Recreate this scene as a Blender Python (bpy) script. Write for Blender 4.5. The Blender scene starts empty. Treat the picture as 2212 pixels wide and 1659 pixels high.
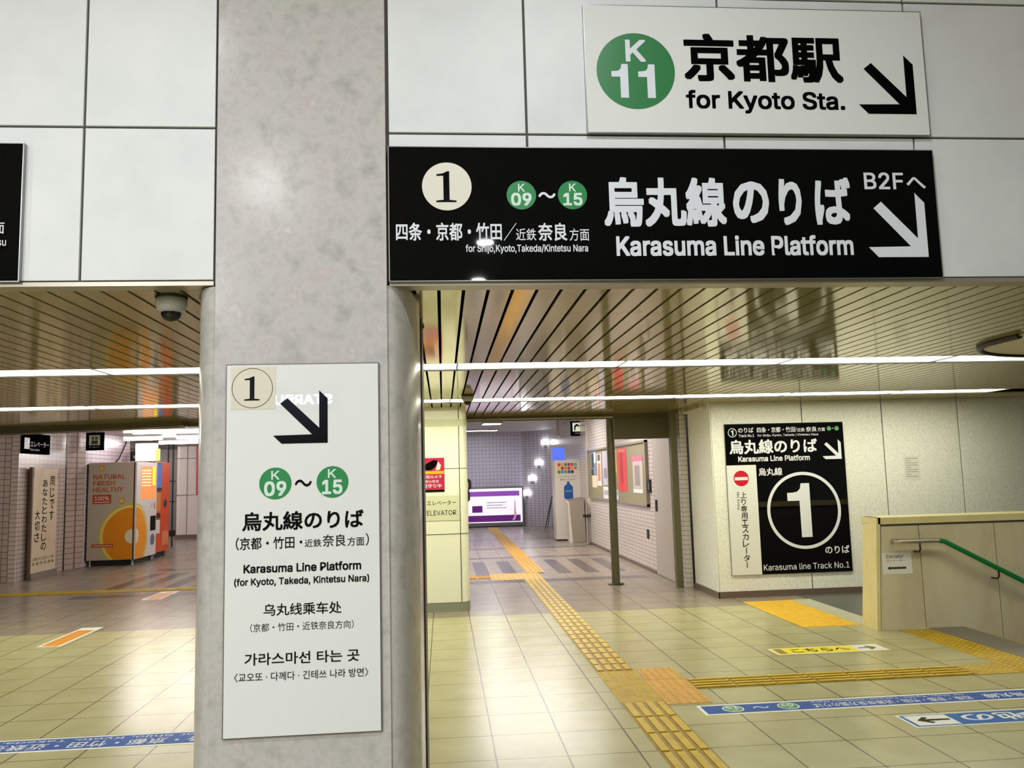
import bpy, bmesh, math, random, os
from mathutils import Vector, Matrix
from mathutils.geometry import tessellate_polygon
PI = math.pi
random.seed(7)
scene = bpy.context.scene
C = scene.collection

# ------------------------------------------------------------------ camera, world, exposure
EYE = 1.55
cam_data = bpy.data.cameras.new('camera')
cam_data.sensor_fit = 'HORIZONTAL'; cam_data.sensor_width = 36.0
cam_data.lens = 36.0 * 1777.24 / 2212.0
cam_data.clip_start = 0.05; cam_data.clip_end = 200
cam = bpy.data.objects.new('camera', cam_data); C.objects.link(cam)
pitch, yaw, roll = 0.10990541, 0.08608394, -0.02691088
fwd = Vector((math.sin(yaw) * math.cos(pitch), math.cos(yaw) * math.cos(pitch), math.sin(pitch)))
r0 = Vector((math.cos(yaw), -math.sin(yaw), 0)); u0 = r0.cross(fwd)
rt = r0 * math.cos(roll) + u0 * math.sin(roll); up = -r0 * math.sin(roll) + u0 * math.cos(roll)
cam.matrix_world = Matrix(((rt.x, up.x, -fwd.x, 0), (rt.y, up.y, -fwd.y, 0), (rt.z, up.z, -fwd.z, EYE), (0, 0, 0, 1)))
scene.camera = cam
scene.view_settings.view_transform = 'Standard'
scene.view_settings.look = 'None'
scene.view_settings.exposure = 0.0
scene.view_settings.gamma = 1.0
scene.view_settings.use_curve_mapping = False
world = bpy.data.worlds.new('world'); scene.world = world; world.use_nodes = True
world.node_tree.nodes['Background'].inputs[0].default_value = (0.9, 0.92, 1.0, 1)
world.node_tree.nodes['Background'].inputs[1].default_value = 0.03
LAMP_W = 78.0          # each round downlight of the near concourse
STRIP_L = 6.2          # luminous ceiling strips of the low hall
FAR_L = 30.0            # far lamps

# ------------------------------------------------------------------ materials
def lin(h):
    h = h.lstrip('#'); v = [int(h[i:i + 2], 16) / 255 for i in (0, 2, 4)]
    return tuple(x / 12.92 if x <= 0.04045 else ((x + 0.055) / 1.055) ** 2.4 for x in v)
MATS = {}
def mat(name, col, rough=0.5, metal=0.0, spec=0.5, emit=0.0, ecol=None, coat=0.0):
    if name in MATS: return MATS[name]
    m = bpy.data.materials.new(name); m.use_nodes = True
    b = m.node_tree.nodes['Principled BSDF']
    c = lin(col) if isinstance(col, str) else col
    b.inputs['Base Color'].default_value = (*c, 1)
    b.inputs['Roughness'].default_value = rough
    b.inputs['Metallic'].default_value = metal
    b.inputs['Specular IOR Level'].default_value = spec
    b.inputs['Coat Weight'].default_value = coat
    b.inputs['Coat Roughness'].default_value = 0.06
    if emit:
        e = lin(ecol) if isinstance(ecol, str) else (ecol or c)
        b.inputs['Emission Color'].default_value = (*e, 1)
        b.inputs['Emission Strength'].default_value = emit
    MATS[name] = m
    return m
def nodes_of(m): return m.node_tree.nodes, m.node_tree.links, m.node_tree.nodes['Principled BSDF']
def mottled(name, cols, scale, rough=0.4, spec=0.5, detail=6, stops=None, bump=0.0, stretch=(1, 1, 1), coat=0.0, metal=0.0):
    """stone-like material: noise through a colour ramp, object coordinates"""
    m = mat(name, cols[0], rough, metal, spec, coat=coat); N, L, b = nodes_of(m)
    tc = N.new('ShaderNodeTexCoord'); mp = N.new('ShaderNodeMapping'); mp.inputs['Scale'].default_value = stretch
    nz = N.new('ShaderNodeTexNoise'); nz.inputs['Scale'].default_value = scale; nz.inputs['Detail'].default_value = detail
    nz.inputs['Roughness'].default_value = 0.65
    rp = N.new('ShaderNodeValToRGB')
    el = rp.color_ramp.elements
    stops = stops or [0.3 + 0.4 * i / (len(cols) - 1) for i in range(len(cols))]
    while len(el) < len(cols): el.new(0.5)
    for e, s, c in zip(el, stops, cols): e.position = s; e.color = (*lin(c), 1)
    L.new(tc.outputs['Object'], mp.inputs['Vector']); L.new(mp.outputs[0], nz.inputs['Vector'])
    L.new(nz.outputs['Fac'], rp.inputs['Fac']); L.new(rp.outputs['Color'], b.inputs['Base Color'])
    if bump:
        bp = N.new('ShaderNodeBump'); bp.inputs['Strength'].default_value = bump; bp.inputs['Distance'].default_value = 0.003
        L.new(nz.outputs['Fac'], bp.inputs['Height']); L.new(bp.outputs[0], b.inputs['Normal'])
    return m
def math_node(N, L, op, a, b=None, c=None):
    n = N.new('ShaderNodeMath'); n.operation = op
    for i, v in enumerate((a, b, c)):
        if v is None: continue
        if isinstance(v, (int, float)): n.inputs[i].default_value = v
        else: L.new(v, n.inputs[i])
    return n.outputs[0]
def mixc(N, L, fac, a, b):
    n = N.new('ShaderNodeMix'); n.data_type = 'RGBA'
    if isinstance(fac, (int, float)): n.inputs['Factor'].default_value = fac
    else: L.new(fac, n.inputs['Factor'])
    for s, v in ((n.inputs[6], a), (n.inputs[7], b)):
        if isinstance(v, tuple): s.default_value = (*v[:3], 1)
        else: L.new(v, s)
    return n.outputs[2]
def groove(N, L, v, off, per, w):
    """1 inside a joint of width w repeated every per"""
    t = math_node(N, L, 'SUBTRACT', v, off - w / 2); t = math_node(N, L, 'DIVIDE', t, per)
    t = math_node(N, L, 'FRACT', t); return math_node(N, L, 'LESS_THAN', t, w / per)
def between(N, L, v, a, b):
    return math_node(N, L, 'MULTIPLY', math_node(N, L, 'GREATER_THAN', v, a), math_node(N, L, 'LESS_THAN', v, b))
def xyz(N, L):
    tc = N.new('ShaderNodeTexCoord'); s = N.new('ShaderNodeSeparateXYZ'); L.new(tc.outputs['Object'], s.inputs[0])
    return tc, s.outputs[0], s.outputs[1], s.outputs[2]
def tilewall(name, tile, joint, pu, pv, w, rough=0.25, axis='x', var=0.08):
    m = mat(name, tile, rough); N, L, b = nodes_of(m); tc, X, Y, Z = xyz(N, L)
    U = {'x': X, 'y': Y}[axis]
    g = math_node(N, L, 'MAXIMUM', groove(N, L, U, 0, pu, w), groove(N, L, Z, 0, pv, w))
    nz = N.new('ShaderNodeTexNoise'); nz.inputs['Scale'].default_value = 7; L.new(tc.outputs['Object'], nz.inputs['Vector'])
    t = lin(tile); base = mixc(N, L, nz.outputs['Fac'], tuple(x * (1 - var) for x in t), tuple(min(1, x * (1 + var)) for x in t))
    L.new(mixc(N, L, g, base, lin(joint)), b.inputs['Base Color'])
    return m

M_panel = mottled('white_enamel_panel', ['#D8D9D9', '#DFE0E0', '#E4E5E4'], 2.2, rough=0.5, detail=3)
M_joint = mat('dark_joint', '#55504C', 0.7)
M_steel = mat('brushed_steel', '#B9B6AE', 0.32, 0.85)
M_marble = mottled('grey_marble', ['#A8A5A1', '#BAB7B2', '#C4C1BC', '#BEB6B4', '#CCCAC4'], 9.0, spec=0.25, rough=0.2, detail=12, stops=[0.3, 0.43, 0.52, 0.6, 0.7])
M_terr = mottled('pale_stone_panel', ['#DDDED3', '#EDEEE4', '#F4F5EC'], 42, rough=0.32, detail=5, stops=[0.34, 0.5, 0.66], bump=0.06)
M_halfw = mottled('beige_enamel_panel', ['#BDB294', '#CFC5A6', '#D6CEB2'], 2.0, rough=0.4, detail=4, stretch=(1, 1, 0.4))
M_cap = mottled('cream_cap', ['#D2C48C', '#DCCF98', '#E2D7A6'], 3.0, rough=0.35)
M_elev = mat('cream_enamel', '#F5F6E2', 0.22, coat=0.3)
M_elevskirt = mat('grey_green_skirting', '#8E927C', 0.4)
M_skirt = mat('brown_skirting', '#6B5A50', 0.4)
M_black = mat('black_acrylic', '#060608', 0.02, spec=0.5)
M_matblack = mat('black_film', '#070708', 0.9, spec=0.0)
M_white = mat('white_acrylic', '#E7E8E5', 0.008, spec=0.5)
M_wletter = mat('white_vinyl', '#E2E5EC', 0.5, spec=0.2)
M_bletter = mat('black_vinyl', '#050506', 0.16, spec=0.15)
M_green = mat('green_vinyl', '#25884A', 0.3)
M_lgreen = mat('pale_green_vinyl', '#D7EBDD', 0.4)
M_cream = mat('cream_vinyl', '#E3DECF', 0.4)
M_red = mat('red_vinyl', '#C8142B', 0.4)
M_alu = mat('aluminium_edge', '#9A9A98', 0.3, 0.8)
M_dark = mat('dark_metal', '#2A2724', 0.45, 0.3)
M_olive = mat('olive_paint', '#625D41', 0.45)
M_strip = mat('lamp_diffuser', '#FFFFFF', 0.5, emit=STRIP_L, ecol=(1.0, 0.985, 0.77))
M_strip2 = mat('bright_lamp_diffuser', '#FFFFFF', 0.5, emit=STRIP_L * 1.75, ecol=(1.0, 0.985, 0.77))
M_far = mat('tube_lamp', '#FFFFFF', 0.5, emit=FAR_L, ecol=(1.0, 0.93, 0.92))
M_cpan = mat('corridor_lamp', '#FFFFFF', 0.5, emit=20.0, ecol=(1.0, 0.95, 0.93))
M_cool = mat('cool_lamp', '#FFFFFF', 0.5, emit=22.0, ecol=(0.93, 0.93, 1.0))
M_fill = mat('added_fill_tube', '#FFFFFF', 0.5, emit=95.0, ecol=(1.0, 0.93, 0.92))
M_glint = mat('tile_glint_glow', '#FFFFFF', 0.5, emit=7.0, ecol=(0.96, 0.95, 1.0))  # glow imitating lamp reflections on the corner tiles
M_lens = mat('downlight_lens', '#FFFFFF', 0.5, emit=14.0, ecol=(1, 0.99, 0.97))

# ------------------------------------------------------------------ mesh builder
class MB:
    def __init__(s): s.v = []; s.f = []; s.sm = []
    def add(s, vs, fs, smooth=False):
        o = len(s.v); s.v += [tuple(p) for p in vs]
        for f in fs: s.f.append(tuple(o + i for i in f)); s.sm.append(smooth)
        return s
    def box(s, x0, x1, y0, y1, z0, z1):
        return s.add([(x0, y0, z0), (x1, y0, z0), (x1, y1, z0), (x0, y1, z0), (x0, y0, z1), (x1, y0, z1), (x1, y1, z1), (x0, y1, z1)],
                     [(0, 3, 2, 1), (4, 5, 6, 7), (0, 1, 5, 4), (1, 2, 6, 5), (2, 3, 7, 6), (3, 0, 4, 7)])
    def prism(s, pts, y0, y1):
        """polygon in x,z (counter-clockwise seen from -y), extruded from y0 (front) to y1 (back)"""
        n = len(pts)
        vs = [(x, y0, z) for x, z in pts] + [(x, y1, z) for x, z in pts]
        fs = [tuple(range(n)), tuple(range(2 * n - 1, n - 1, -1))] + [(i, i + n, (i + 1) % n + n, (i + 1) % n) for i in range(n)]
        return s.add(vs, fs)
    def column(s, pts, z0, z1, smooth=False):
        """polygon in x,y (counter-clockwise from above), extruded in z"""
        n = len(pts)
        s.add([(x, y, z0) for x, y in pts] + [(x, y, z1) for x, y in pts], [(i, (i + 1) % n, (i + 1) % n + n, i + n) for i in range(n)], smooth)
        return s.add([(x, y, z0) for x, y in pts] + [(x, y, z1) for x, y in pts], [tuple(range(n - 1, -1, -1)), tuple(range(n, 2 * n))])
    def disc(s, x, z, r, y0, y1, n=48):
        return s.prism([(x + r * math.cos(2 * PI * i / n), z + r * math.sin(2 * PI * i / n)) for i in range(n)], y0, y1)
    def ring(s, x, z, r1, r2, y0, y1, n=64):
        vs = []; fs = []
        for i in range(n):
            a = 2 * PI * i / n; c, q = math.cos(a), math.sin(a)
            vs += [(x + r1 * c, y0, z + r1 * q), (x + r2 * c, y0, z + r2 * q), (x + r2 * c, y1, z + r2 * q), (x + r1 * c, y1, z + r1 * q)]
        for i in range(n):
            a = 4 * i; b = 4 * ((i + 1) % n)
            for k in range(4): fs.append((a + k, a + (k + 1) % 4, b + (k + 1) % 4, b + k))
        return s.add(vs, fs)
    def lathe(s, prof, c=(0, 0, 0), n=32, smooth=True):
        """profile of (r, z) around the vertical axis"""
        vs = []; fs = []; k = len(prof)
        for i in range(n):
            a = 2 * PI * i / n
            vs += [(c[0] + r * math.cos(a), c[1] + r * math.sin(a), c[2] + z) for r, z in prof]
        for i in range(n):
            j = (i + 1) % n
            for q in range(k - 1): fs.append((i * k + q, j * k + q, j * k + q + 1, i * k + q + 1))
        return s.add(vs, fs, smooth)
    def tube(s, path, r, n=12, caps=True):
        P = [Vector(p) for p in path]; vs = []; fs = []
        for i, p in enumerate(P):
            d = ((P[min(i + 1, len(P) - 1)] - p).normalized() + (p - P[max(i - 1, 0)]).normalized()).normalized()
            a = Vector((0, 0, 1)) if abs(d.z) < 0.9 else Vector((1, 0, 0))
            u = d.cross(a).normalized(); w = u.cross(d)
            vs += [tuple(p + u * r * math.cos(2 * PI * k / n) + w * r * math.sin(2 * PI * k / n)) for k in range(n)]
        for i in range(len(P) - 1):
            for k in range(n): fs.append((i * n + k, i * n + (k + 1) % n, (i + 1) * n + (k + 1) % n, (i + 1) * n + k))
        s.add(vs, fs, True)
        if caps: s.add(vs[:n], [tuple(range(n))]); s.add(vs[-n:], [tuple(range(n))])
        return s
    def dome(s, x, y, z, r, h, n=8):
        a = [(x + r * math.cos(2 * PI * i / n), y + r * math.sin(2 * PI * i / n), z) for i in range(n)]
        t = [(x + .55 * r * math.cos(2 * PI * i / n), y + .55 * r * math.sin(2 * PI * i / n), z + h) for i in range(n)]
        return s.add(a + t, [(i, (i + 1) % n, (i + 1) % n + n, i + n) for i in range(n)] + [tuple(range(n, 2 * n))])
    def build(s, name, m, parent=None, bevel=0.0, loc=None):
        me = bpy.data.meshes.new(name); me.from_pydata(s.v, [], s.f); me.update()
        bm = bmesh.new(); bm.from_mesh(me)
        bmesh.ops.recalc_face_normals(bm, faces=bm.faces); bm.to_mesh(me); bm.free()
        for p, q in zip(me.polygons, s.sm): p.use_smooth = q
        me.materials.append(m)
        o = bpy.data.objects.new(name, me); C.objects.link(o)
        if parent: o.parent = parent
        if loc: o.location = loc
        if bevel:
            b = o.modifiers.new('bevel', 'BEVEL'); b.width = bevel; b.segments = 2; b.limit_method = 'ANGLE'
        return o
def box(name, m, x0, x1, y0, y1, z0, z1, parent=None, bevel=0.0):
    return MB().box(x0, x1, y0, y1, z0, z1).build(name, m, parent, bevel)
def tag(o, label=None, cat=None, group=None, kind=None):
    if label: o['label'] = label
    if cat: o['category'] = cat
    if group: o['group'] = group
    if kind: o['kind'] = kind
    return o
def struct(o, label=None): return tag(o, label, None, None, 'structure')
def thing(name, label, cat, loc=(0, 0, 0), rot=(0, 0, 0), group=None):
    o = bpy.data.objects.new(name, None); C.objects.link(o); o.empty_display_size = 0.1
    o.location = loc; o.rotation_euler = rot
    return tag(o, label, cat, group)
def copy_tree(o, parent=None):
    c = o.copy(); C.objects.link(c)
    if parent: c.parent = parent
    for ch in [q for q in bpy.data.objects if q.parent == o]: copy_tree(ch, c)
    return c

# ------------------------------------------------------------------ lettering (turned to meshes at the end in one go)
QUEUE = []
def text(parent, s, x0, x1, z0, z1, m, bold=0.0, y=-0.001, rot=0, name='lettering', sp=1.0):
    """letters of s stretched into the box x0..x1, z0..z1 of the parent's own front plane"""
    QUEUE.append((parent, s, x0, x1, z0, z1, m, bold, y, rot, name, sp))
def sans_font():
    try: return bpy.data.fonts.load(os.path.join(bpy.utils.system_resource('DATAFILES', path='fonts'), 'Inter.woff2'))   # ships inside Blender itself
    except Exception: return None
def outline_fill(me, name):
    """fill the outlines one by one, so that strokes that cross inside a letter leave no gap"""
    nxt = {}
    for e in me.edges:
        a, b = e.vertices; nxt.setdefault(a, []).append(b); nxt.setdefault(b, []).append(a)
    co = [(v.co.x, v.co.y) for v in me.vertices]; seen = set(); loops = []
    for v in range(len(co)):
        if v in seen or v not in nxt: continue
        lp = [v]; seen.add(v)
        step = [w for w in sorted(nxt[v]) if w not in seen][:1]
        while step:
            w = step[0]; lp.append(w); seen.add(w); step = [k for k in nxt[w] if k not in seen][:1]
        if len(lp) > 2: loops.append(lp)
    def area(lp): return sum(co[a][0] * co[b][1] - co[b][0] * co[a][1] for a, b in zip(lp, lp[1:] + lp[:1])) / 2
    def inside(pt, lp):
        r = False
        for a, b in zip(lp, lp[1:] + lp[:1]):
            (x1, y1), (x2, y2) = co[a], co[b]
            if (y1 > pt[1]) != (y2 > pt[1]) and pt[0] < (x2 - x1) * (pt[1] - y1) / (y2 - y1) + x1: r = not r
        return r
    A = [area(l) for l in loops]
    if not loops: return me
    sg = 1 if max(A, key=abs) > 0 else -1
    V = []; F = []
    for i, (lp, a) in enumerate(zip(loops, A)):
        if a * sg < 0: continue
        holes = [h for h, b in zip(loops, A) if b * sg < 0 and inside(co[h[0]], lp)]
        polys = [[Vector((co[k][0], co[k][1], 0)) for k in l] for l in [lp] + holes]
        flat = [p_ for pl_ in polys for p_ in pl_]; n = len(V)
        V += [(p_.x, p_.y, -0.00002 * (i % 3)) for p_ in flat]
        F += [tuple(n + k for k in t) for t in tessellate_polygon(polys)]
    m2 = bpy.data.meshes.new(name); m2.from_pydata(V, [], F); return m2
def flush_text():
    sans = sans_font()
    made = []
    for q in QUEUE:
        cu = bpy.data.curves.new('t', 'FONT'); cu.body = q[1];
        if sans and all(ord(ch) < 0x250 for ch in q[1]): cu.font = sans; cu.fill_mode = 'NONE'
        cu.resolution_u = 3; cu.space_character = q[11]
        o = bpy.data.objects.new('t', cu); C.objects.link(o); made.append(o)
    bpy.context.view_layer.update()
    dg = bpy.context.evaluated_depsgraph_get()
    out = []
    for q, o in zip(QUEUE, made):
        latin = sans and o.data.font == sans
        me = bpy.data.meshes.new_from_object(o.evaluated_get(dg))
        out.append(outline_fill(me, q[10]) if latin else me)
    for q, o, me in zip(QUEUE, made, out):
        parent, s, x0, x1, z0, z1, m, bold, y, rot, name, sp = q
        if bold:                                            # heavier weight: the outline repeated on a small square
            vs = [(v.co.x, v.co.y, v.co.z) for v in me.vertices]; fs = [tuple(p.vertices) for p in me.polygons]; V = []; F = []
            for k in range(9):
                dx, dy = ((1, 1), (1, -1), (-1, 1), (-1, -1), (1, 0), (-1, 0), (0, 1), (0, -1), (0, 0))[k]; dx *= bold * .85; dy *= bold * .85
                n = len(V); V += [(a + dx, b + dy, c + k * -0.00008) for a, b, c in vs]; F += [tuple(n + i for i in f) for f in fs]
            me = bpy.data.meshes.new(name); me.from_pydata(V, [], F)
        P = [(v.co.x, v.co.y) for v in me.vertices]
        if rot == 90: P = [(b, -a) for a, b in P]      # turned clockwise, reads downwards
        a0, a1 = min(p[0] for p in P), max(p[0] for p in P); b0, b1 = min(p[1] for p in P), max(p[1] for p in P)
        for v, (a, b) in zip(me.vertices, P):
            v.co = (x0 + (a - a0) / max(a1 - a0, 1e-6) * (x1 - x0), y + v.co.z, z0 + (b - b0) / max(b1 - b0, 1e-6) * (z1 - z0))
        me.materials.clear(); me.materials.append(m); me.update()
        cu = o.data; bpy.data.objects.remove(o); bpy.data.curves.remove(cu)
        me.name = name
        t = bpy.data.objects.new(name, me); C.objects.link(t); t.parent = parent
ARROW = [(1, 0), (1, .845), (.845, 1), (.845, .287), (.26, .862), (.125, .76), (.715, .165), (0, .155), (.155, 0)]
def arrow(parent, x0, x1, z0, z1, m, y=-0.0015, pts=ARROW, name='arrow'):
    return MB().prism([(x0 + a * (x1 - x0), z0 + b * (z1 - z0)) for a, b in pts], y, y + 0.001).build(name, m, parent)
def rect(parent, name, m, x0, x1, z0, z1, y=-0.0012, t=0.0008):
    return box(name, m, x0, x1, y, y + t, z0, z1, parent)
SERIF1 = [(0, .0), (1, 0), (1, .05), (.66, .075), (.66, 1), (.56, 1), (.34, .93), (0.02, .90), (0.02, .85), (.36, .855), (.36, .075), (0, .05)]
BOLD1 = [(.52, 0), (1, 0), (1, 1), (.62, 1), (.56, .86), (.42, .80), (0, .78), (0, .62), (.52, .62)]
def shape(parent, name, m, pts, x0, x1, z0, z1, y=-0.0025):
    return MB().prism([(x0 + a * (x1 - x0), z0 + b * (z1 - z0)) for a, b in pts], y, y + 0.0008).build(name, m, parent)
def station_disc(p, x, z, r, num, kb, nb, y=-0.0015, kcol=None):
    """green round station mark with its letter and number"""
    MB().disc(x, z, r, y, y + 0.001).build('station_mark', M_green, p)
    text(p, 'K', *kb, kcol or M_lgreen, 0.012, y - 0.001)
    text(p, num, *nb, kcol or M_lgreen, 0.03, y - 0.001)
def sign_at(name, label, x0, x1, z0, z1, y, t, m, edge=M_alu, cat='sign', group=None):
    """flat sign on a wall that faces the camera; local x runs along the wall from 0, z up from 0, front at y = 0"""
    o = thing(name, label, cat, (x0, y, z0), group=group)
    W, H = x1 - x0, z1 - z0
    box('panel', m, 0, W, 0, t, 0, H, o)
    e = 0.004
    f = MB().box(-e, 0, 0.001, t, -e, H + e).box(W, W + e, 0.001, t, -e, H + e).box(0, W, 0.001, t, -e, 0).box(0, W, 0.001, t, H, H + e)
    f.build('edge_frame', edge, o)
    return o

# ================================================================== SETTING
ZC = 2.365
YB = 3.45
# floor -------------------------------------------------------------
M_floor = mat('floor_tiles', '#B5AF8E', 0.22); N, L, b = nodes_of(M_floor); tc, X, Y, Z = xyz(N, L)
g = math_node(N, L, 'MAXIMUM', groove(N, L, X, -0.134, 0.3985, 0.009), groove(N, L, Y, 4.70, 0.424, 0.008))
nz = N.new('ShaderNodeTexNoise'); nz.inputs['Scale'].default_value = 3.5; nz.inputs['Detail'].default_value = 8; L.new(tc.outputs['Object'], nz.inputs['Vector'])
near = mixc(N, L, nz.outputs['Fac'], lin('#A09A6E'), lin('#BCB68C'))
brown = mixc(N, L, nz.outputs['Fac'], lin('#877B6C'), lin('#A09484'))
stripe = groove(N, L, X, 0.60, 0.43, 0.22)
inx = between(N, L, X, -5.21, 3.0)
s1 = math_node(N, L, 'MULTIPLY', stripe, between(N, L, Y, 13.0, 15.1))
for a, q in ((12.08, 12.42), (15.6, 15.85), (17.5, 17.8), (20.0, 20.4)):
    s1 = math_node(N, L, 'MAXIMUM', s1, between(N, L, Y, a, q))
s1 = math_node(N, L, 'MULTIPLY', s1, inx)
far = mixc(N, L, s1, brown, lin('#5E5655'))
base = mixc(N, L, math_node(N, L, 'GREATER_THAN', Y, 9.36), near, far)
L.new(mixc(N, L, g, base, lin('#484234')), b.inputs['Base Color'])
rg = math_node(N, L, 'MULTIPLY_ADD', nz.outputs['Fac'], 0.08, 0.20); L.new(rg, b.inputs['Roughness']); b.inputs['Specular IOR Level'].default_value = 0.4
bp = N.new('ShaderNodeBump'); bp.inputs['Strength'].default_value = 0.4; bp.inputs['Distance'].default_value = 0.002; bp.invert = True
L.new(g, bp.inputs['Height']); L.new(bp.outputs[0], b.inputs['Normal'])
fl = MB()
fl.box(-12, 4.88, -8, 28, -0.25, 0).box(4.88, 10, -8, 4.4, -0.25, 0).box(4.88, 10, 7.66, 28, -0.25, 0)
struct(fl.build('floor', M_floor))

# low hall ceiling: long metal slats running away from the beam ------------------------------
M_slat = mat('champagne_slat', '#A08F5E', 0.09, 0.4, 0.5); N, L, b = nodes_of(M_slat)
tc, X, Y, Z = xyz(N, L); nz = N.new('ShaderNodeTexNoise'); nz.inputs['Scale'].default_value = 1.1
L.new(tc.outputs['Object'], nz.inputs['Vector'])
L.new(mixc(N, L, nz.outputs['Fac'], lin('#B6A876'), lin('#C4B786')), b.inputs['Base Color'])
cl = MB(); P = 0.109
SEG = [(3.535, 5.935), (6.365, 8.735), (9.20, 11.34)]
k0 = int(-11 / P)
for k in range(k0, int(9.6 / P)):
    x = -0.004 + P * k
    for y0, y1 in SEG: cl.add([(x + .008, y0, ZC), (x + P - .008, y0, ZC), (x + P - .008, y1, ZC), (x + .008, y1, ZC), (x + .008, y0, ZC + .012), (x + P - .008, y0, ZC + .012), (x + P - .008, y1, ZC + .012), (x + .008, y1, ZC + .012)], [(0, 3, 2, 1), (0, 1, 5, 4), (1, 2, 6, 5), (2, 3, 7, 6), (3, 0, 4, 7)])
ceiling = struct(cl.build('ceiling', M_slat))
box('backing', mat('ceiling_void', '#060403', 0.9, spec=0.0), -12, 10, 3.53, 11.36, ZC + .06, ZC + .10, ceiling)

# luminous strips: separate diffuser lengths end to end
def lamp_strip(x0, x1, y0, y1, label):
    o = thing('ceiling_lamp', label, 'ceiling light', (x0, y0, ZC), group='luminous strips of the low ceiling')
    w, d = x1 - x0, y1 - y0
    box('diffuser', M_strip if y0 < 7 else M_strip2, 0.006, w - 0.006, 0.012, d - 0.012, 0.012, 0.03, o)
    f = MB().box(0, w, 0, 0.012, 0, 0.04).box(0, w, d - 0.012, d, 0, 0.04).box(0, 0.006, 0, d, 0.004, 0.04).box(w - 0.006, w, 0, d, 0.004, 0.04)
    f.build('frame', M_dark, o)
near_x = [-6.24, -4.98, -3.72, -2.46, -1.16, 0.12, 1.38, 2.68, 3.98, 5.25, 6.5]
names = ['at the far left end of the near row', 'in the near row left of the dome camera, second from end', 'in the near row, left edge of the photo', 'in the near row beyond the dome camera',
         'in the near row behind the marble pillar', 'in the near row right beside the marble pillar', 'in the near row over the yellow tactile path', 'in the near row reaching over the large platform sign',
         'in the near row above the half wall', 'in the near row at the far right edge']
for i in range(len(near_x) - 1):
    lamp_strip(near_x[i], near_x[i + 1], 5.938, 6.362, 'flush luminous ceiling strip ' + names[i])
far_x = [-7.46, -6.2, -4.94, -3.68, -2.43, -1.17, 0.09, 1.345, 2.63, 3.9, 5.18, 6.45]
names = ['in the far row, hidden left end', 'in the far row at the left edge', 'in the far row left of the orange vending machines', 'in the far row above the orange vending machines', 'in the far row, left half hidden by the pillar', 'in the far row behind the middle of the marble pillar',
         'in the far row just before the cream elevator pillar', 'in the far row over the corridor opening', 'in the far row before the round steel pole', 'in the far row above the platform sign', 'in the far row right of the platform sign', 'in the far row with the tapering right end']
for i in range(len(far_x) - 1):
    lamp_strip(far_x[i], far_x[i + 1], 8.738, 9.197, 'flush luminous ceiling strip ' + names[i])

# rounded ceiling plate over the stairs (right edge)
pts = [(3.72, 3.9), (3.72, 4.95)] + [(4.55 - 0.83 * math.cos(a), 5.15 + 0.72 * math.sin(a)) for a in [i * PI / 2 / 10 for i in range(11)]] + [(9.5, 5.87), (9.5, 3.9)]
pl = MB(); pl.column(pts[::-1], ZC - 0.012, ZC - 0.002)
cp = struct(pl.build('trim_1', mat('grey_ceiling_plate', '#D2CDBB', 0.4)))
rim = MB(); rim.tube([(x, y, ZC - 0.008) for x, y in pts[1:-2]] + [(9.5, 5.87, ZC - .008)], 0.024, 8)
rim.build('rim', M_dark, cp)

# beam over the opening with white enamel panels ----------------------------------
beam = struct(box('wall_front', M_joint, -12, 10, YB + 0.012, YB + 0.06, ZC + 0.012, 4.6))
box('core', M_joint, -12, 10, YB + 0.06, YB + 0.30, ZC + 0.11, 4.6, beam)
gp = 0.0055
def panel_row(xs, z0, z1):
    for a, c in zip(xs[:-1], xs[1:]):
        MB().box(a + gp, c - gp, YB, YB + 0.014, z0 + gp, z1 - gp).build('panel', M_panel, beam, 0.0015)
xl = [-4.15, -3.26, -2.37, -1.475, -0.935]
xr = [-0.213, 0.393, 1.283, 2.173, 3.06, 3.95, 4.84, 5.73]
panel_row(xl, 2.386, 3.050); panel_row(xl, 3.050, 3.714); panel_row(xl, 3.714, 4.378)
panel_row(xr, 2.378, 3.034); panel_row(xr, 3.034, 3.69); panel_row(xr, 3.69, 4.35)
M_chan = mat('bronze_channel', '#A39C8C', 0.35, 0.6)
tr = MB().box(-12, -0.937, YB - 0.004, YB + 0.012, 2.366, 2.384).box(-0.211, 10, YB - 0.004, YB + 0.012, 2.358, 2.377)
tr.box(-12, -0.937, YB + 0.012, YB + 0.085, 2.366, 2.372).box(-0.211, 10, YB + 0.012, YB + 0.085, 2.358, 2.366)
struct(tr.build('trim_2', M_chan))

# marble pillar ------------------------------------------------------
def racetrack(x0, x1, y0, y1, r, ry, n=12):
    p = []
    for cx, cy, a0 in ((x1 - r, y1 - ry, 0), (x0 + r, y1 - ry, 90), (x0 + r, y0 + ry, 180), (x1 - r, y0 + ry, 270)):
        for i in range(n + 1):
            a = math.radians(a0 + 90 * i / n); p.append((cx + r * math.cos(a), cy + ry * math.sin(a)))
    return p
pil = MB(); pil.column(racetrack(-1.048, -0.105, YB - 0.005, 4.62, 0.125, 0.30), 0, ZC - 0.004, True)
pillar = struct(pil.build('pillar', M_marble), 'grey marble pillar with rounded corners in the foreground')
pillar['category'] = 'pillar'
box('facing', M_marble, -0.928, -0.222, YB - 0.014, YB + 0.05, 0, 4.6, pillar, 0.002)
MB().box(-0.112, -0.098, 4.20, 4.62, 0, ZC - 0.004).build('edge_strip', M_dark, pillar)
cc = MB(); cc.tube([(x, y, ZC - 0.006) for x, y in racetrack(-1.058, -0.095, YB + 0.08, 4.63, 0.125, 0.22)], 0.008, 6)
cc.build('collar', M_dark, pillar)

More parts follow.
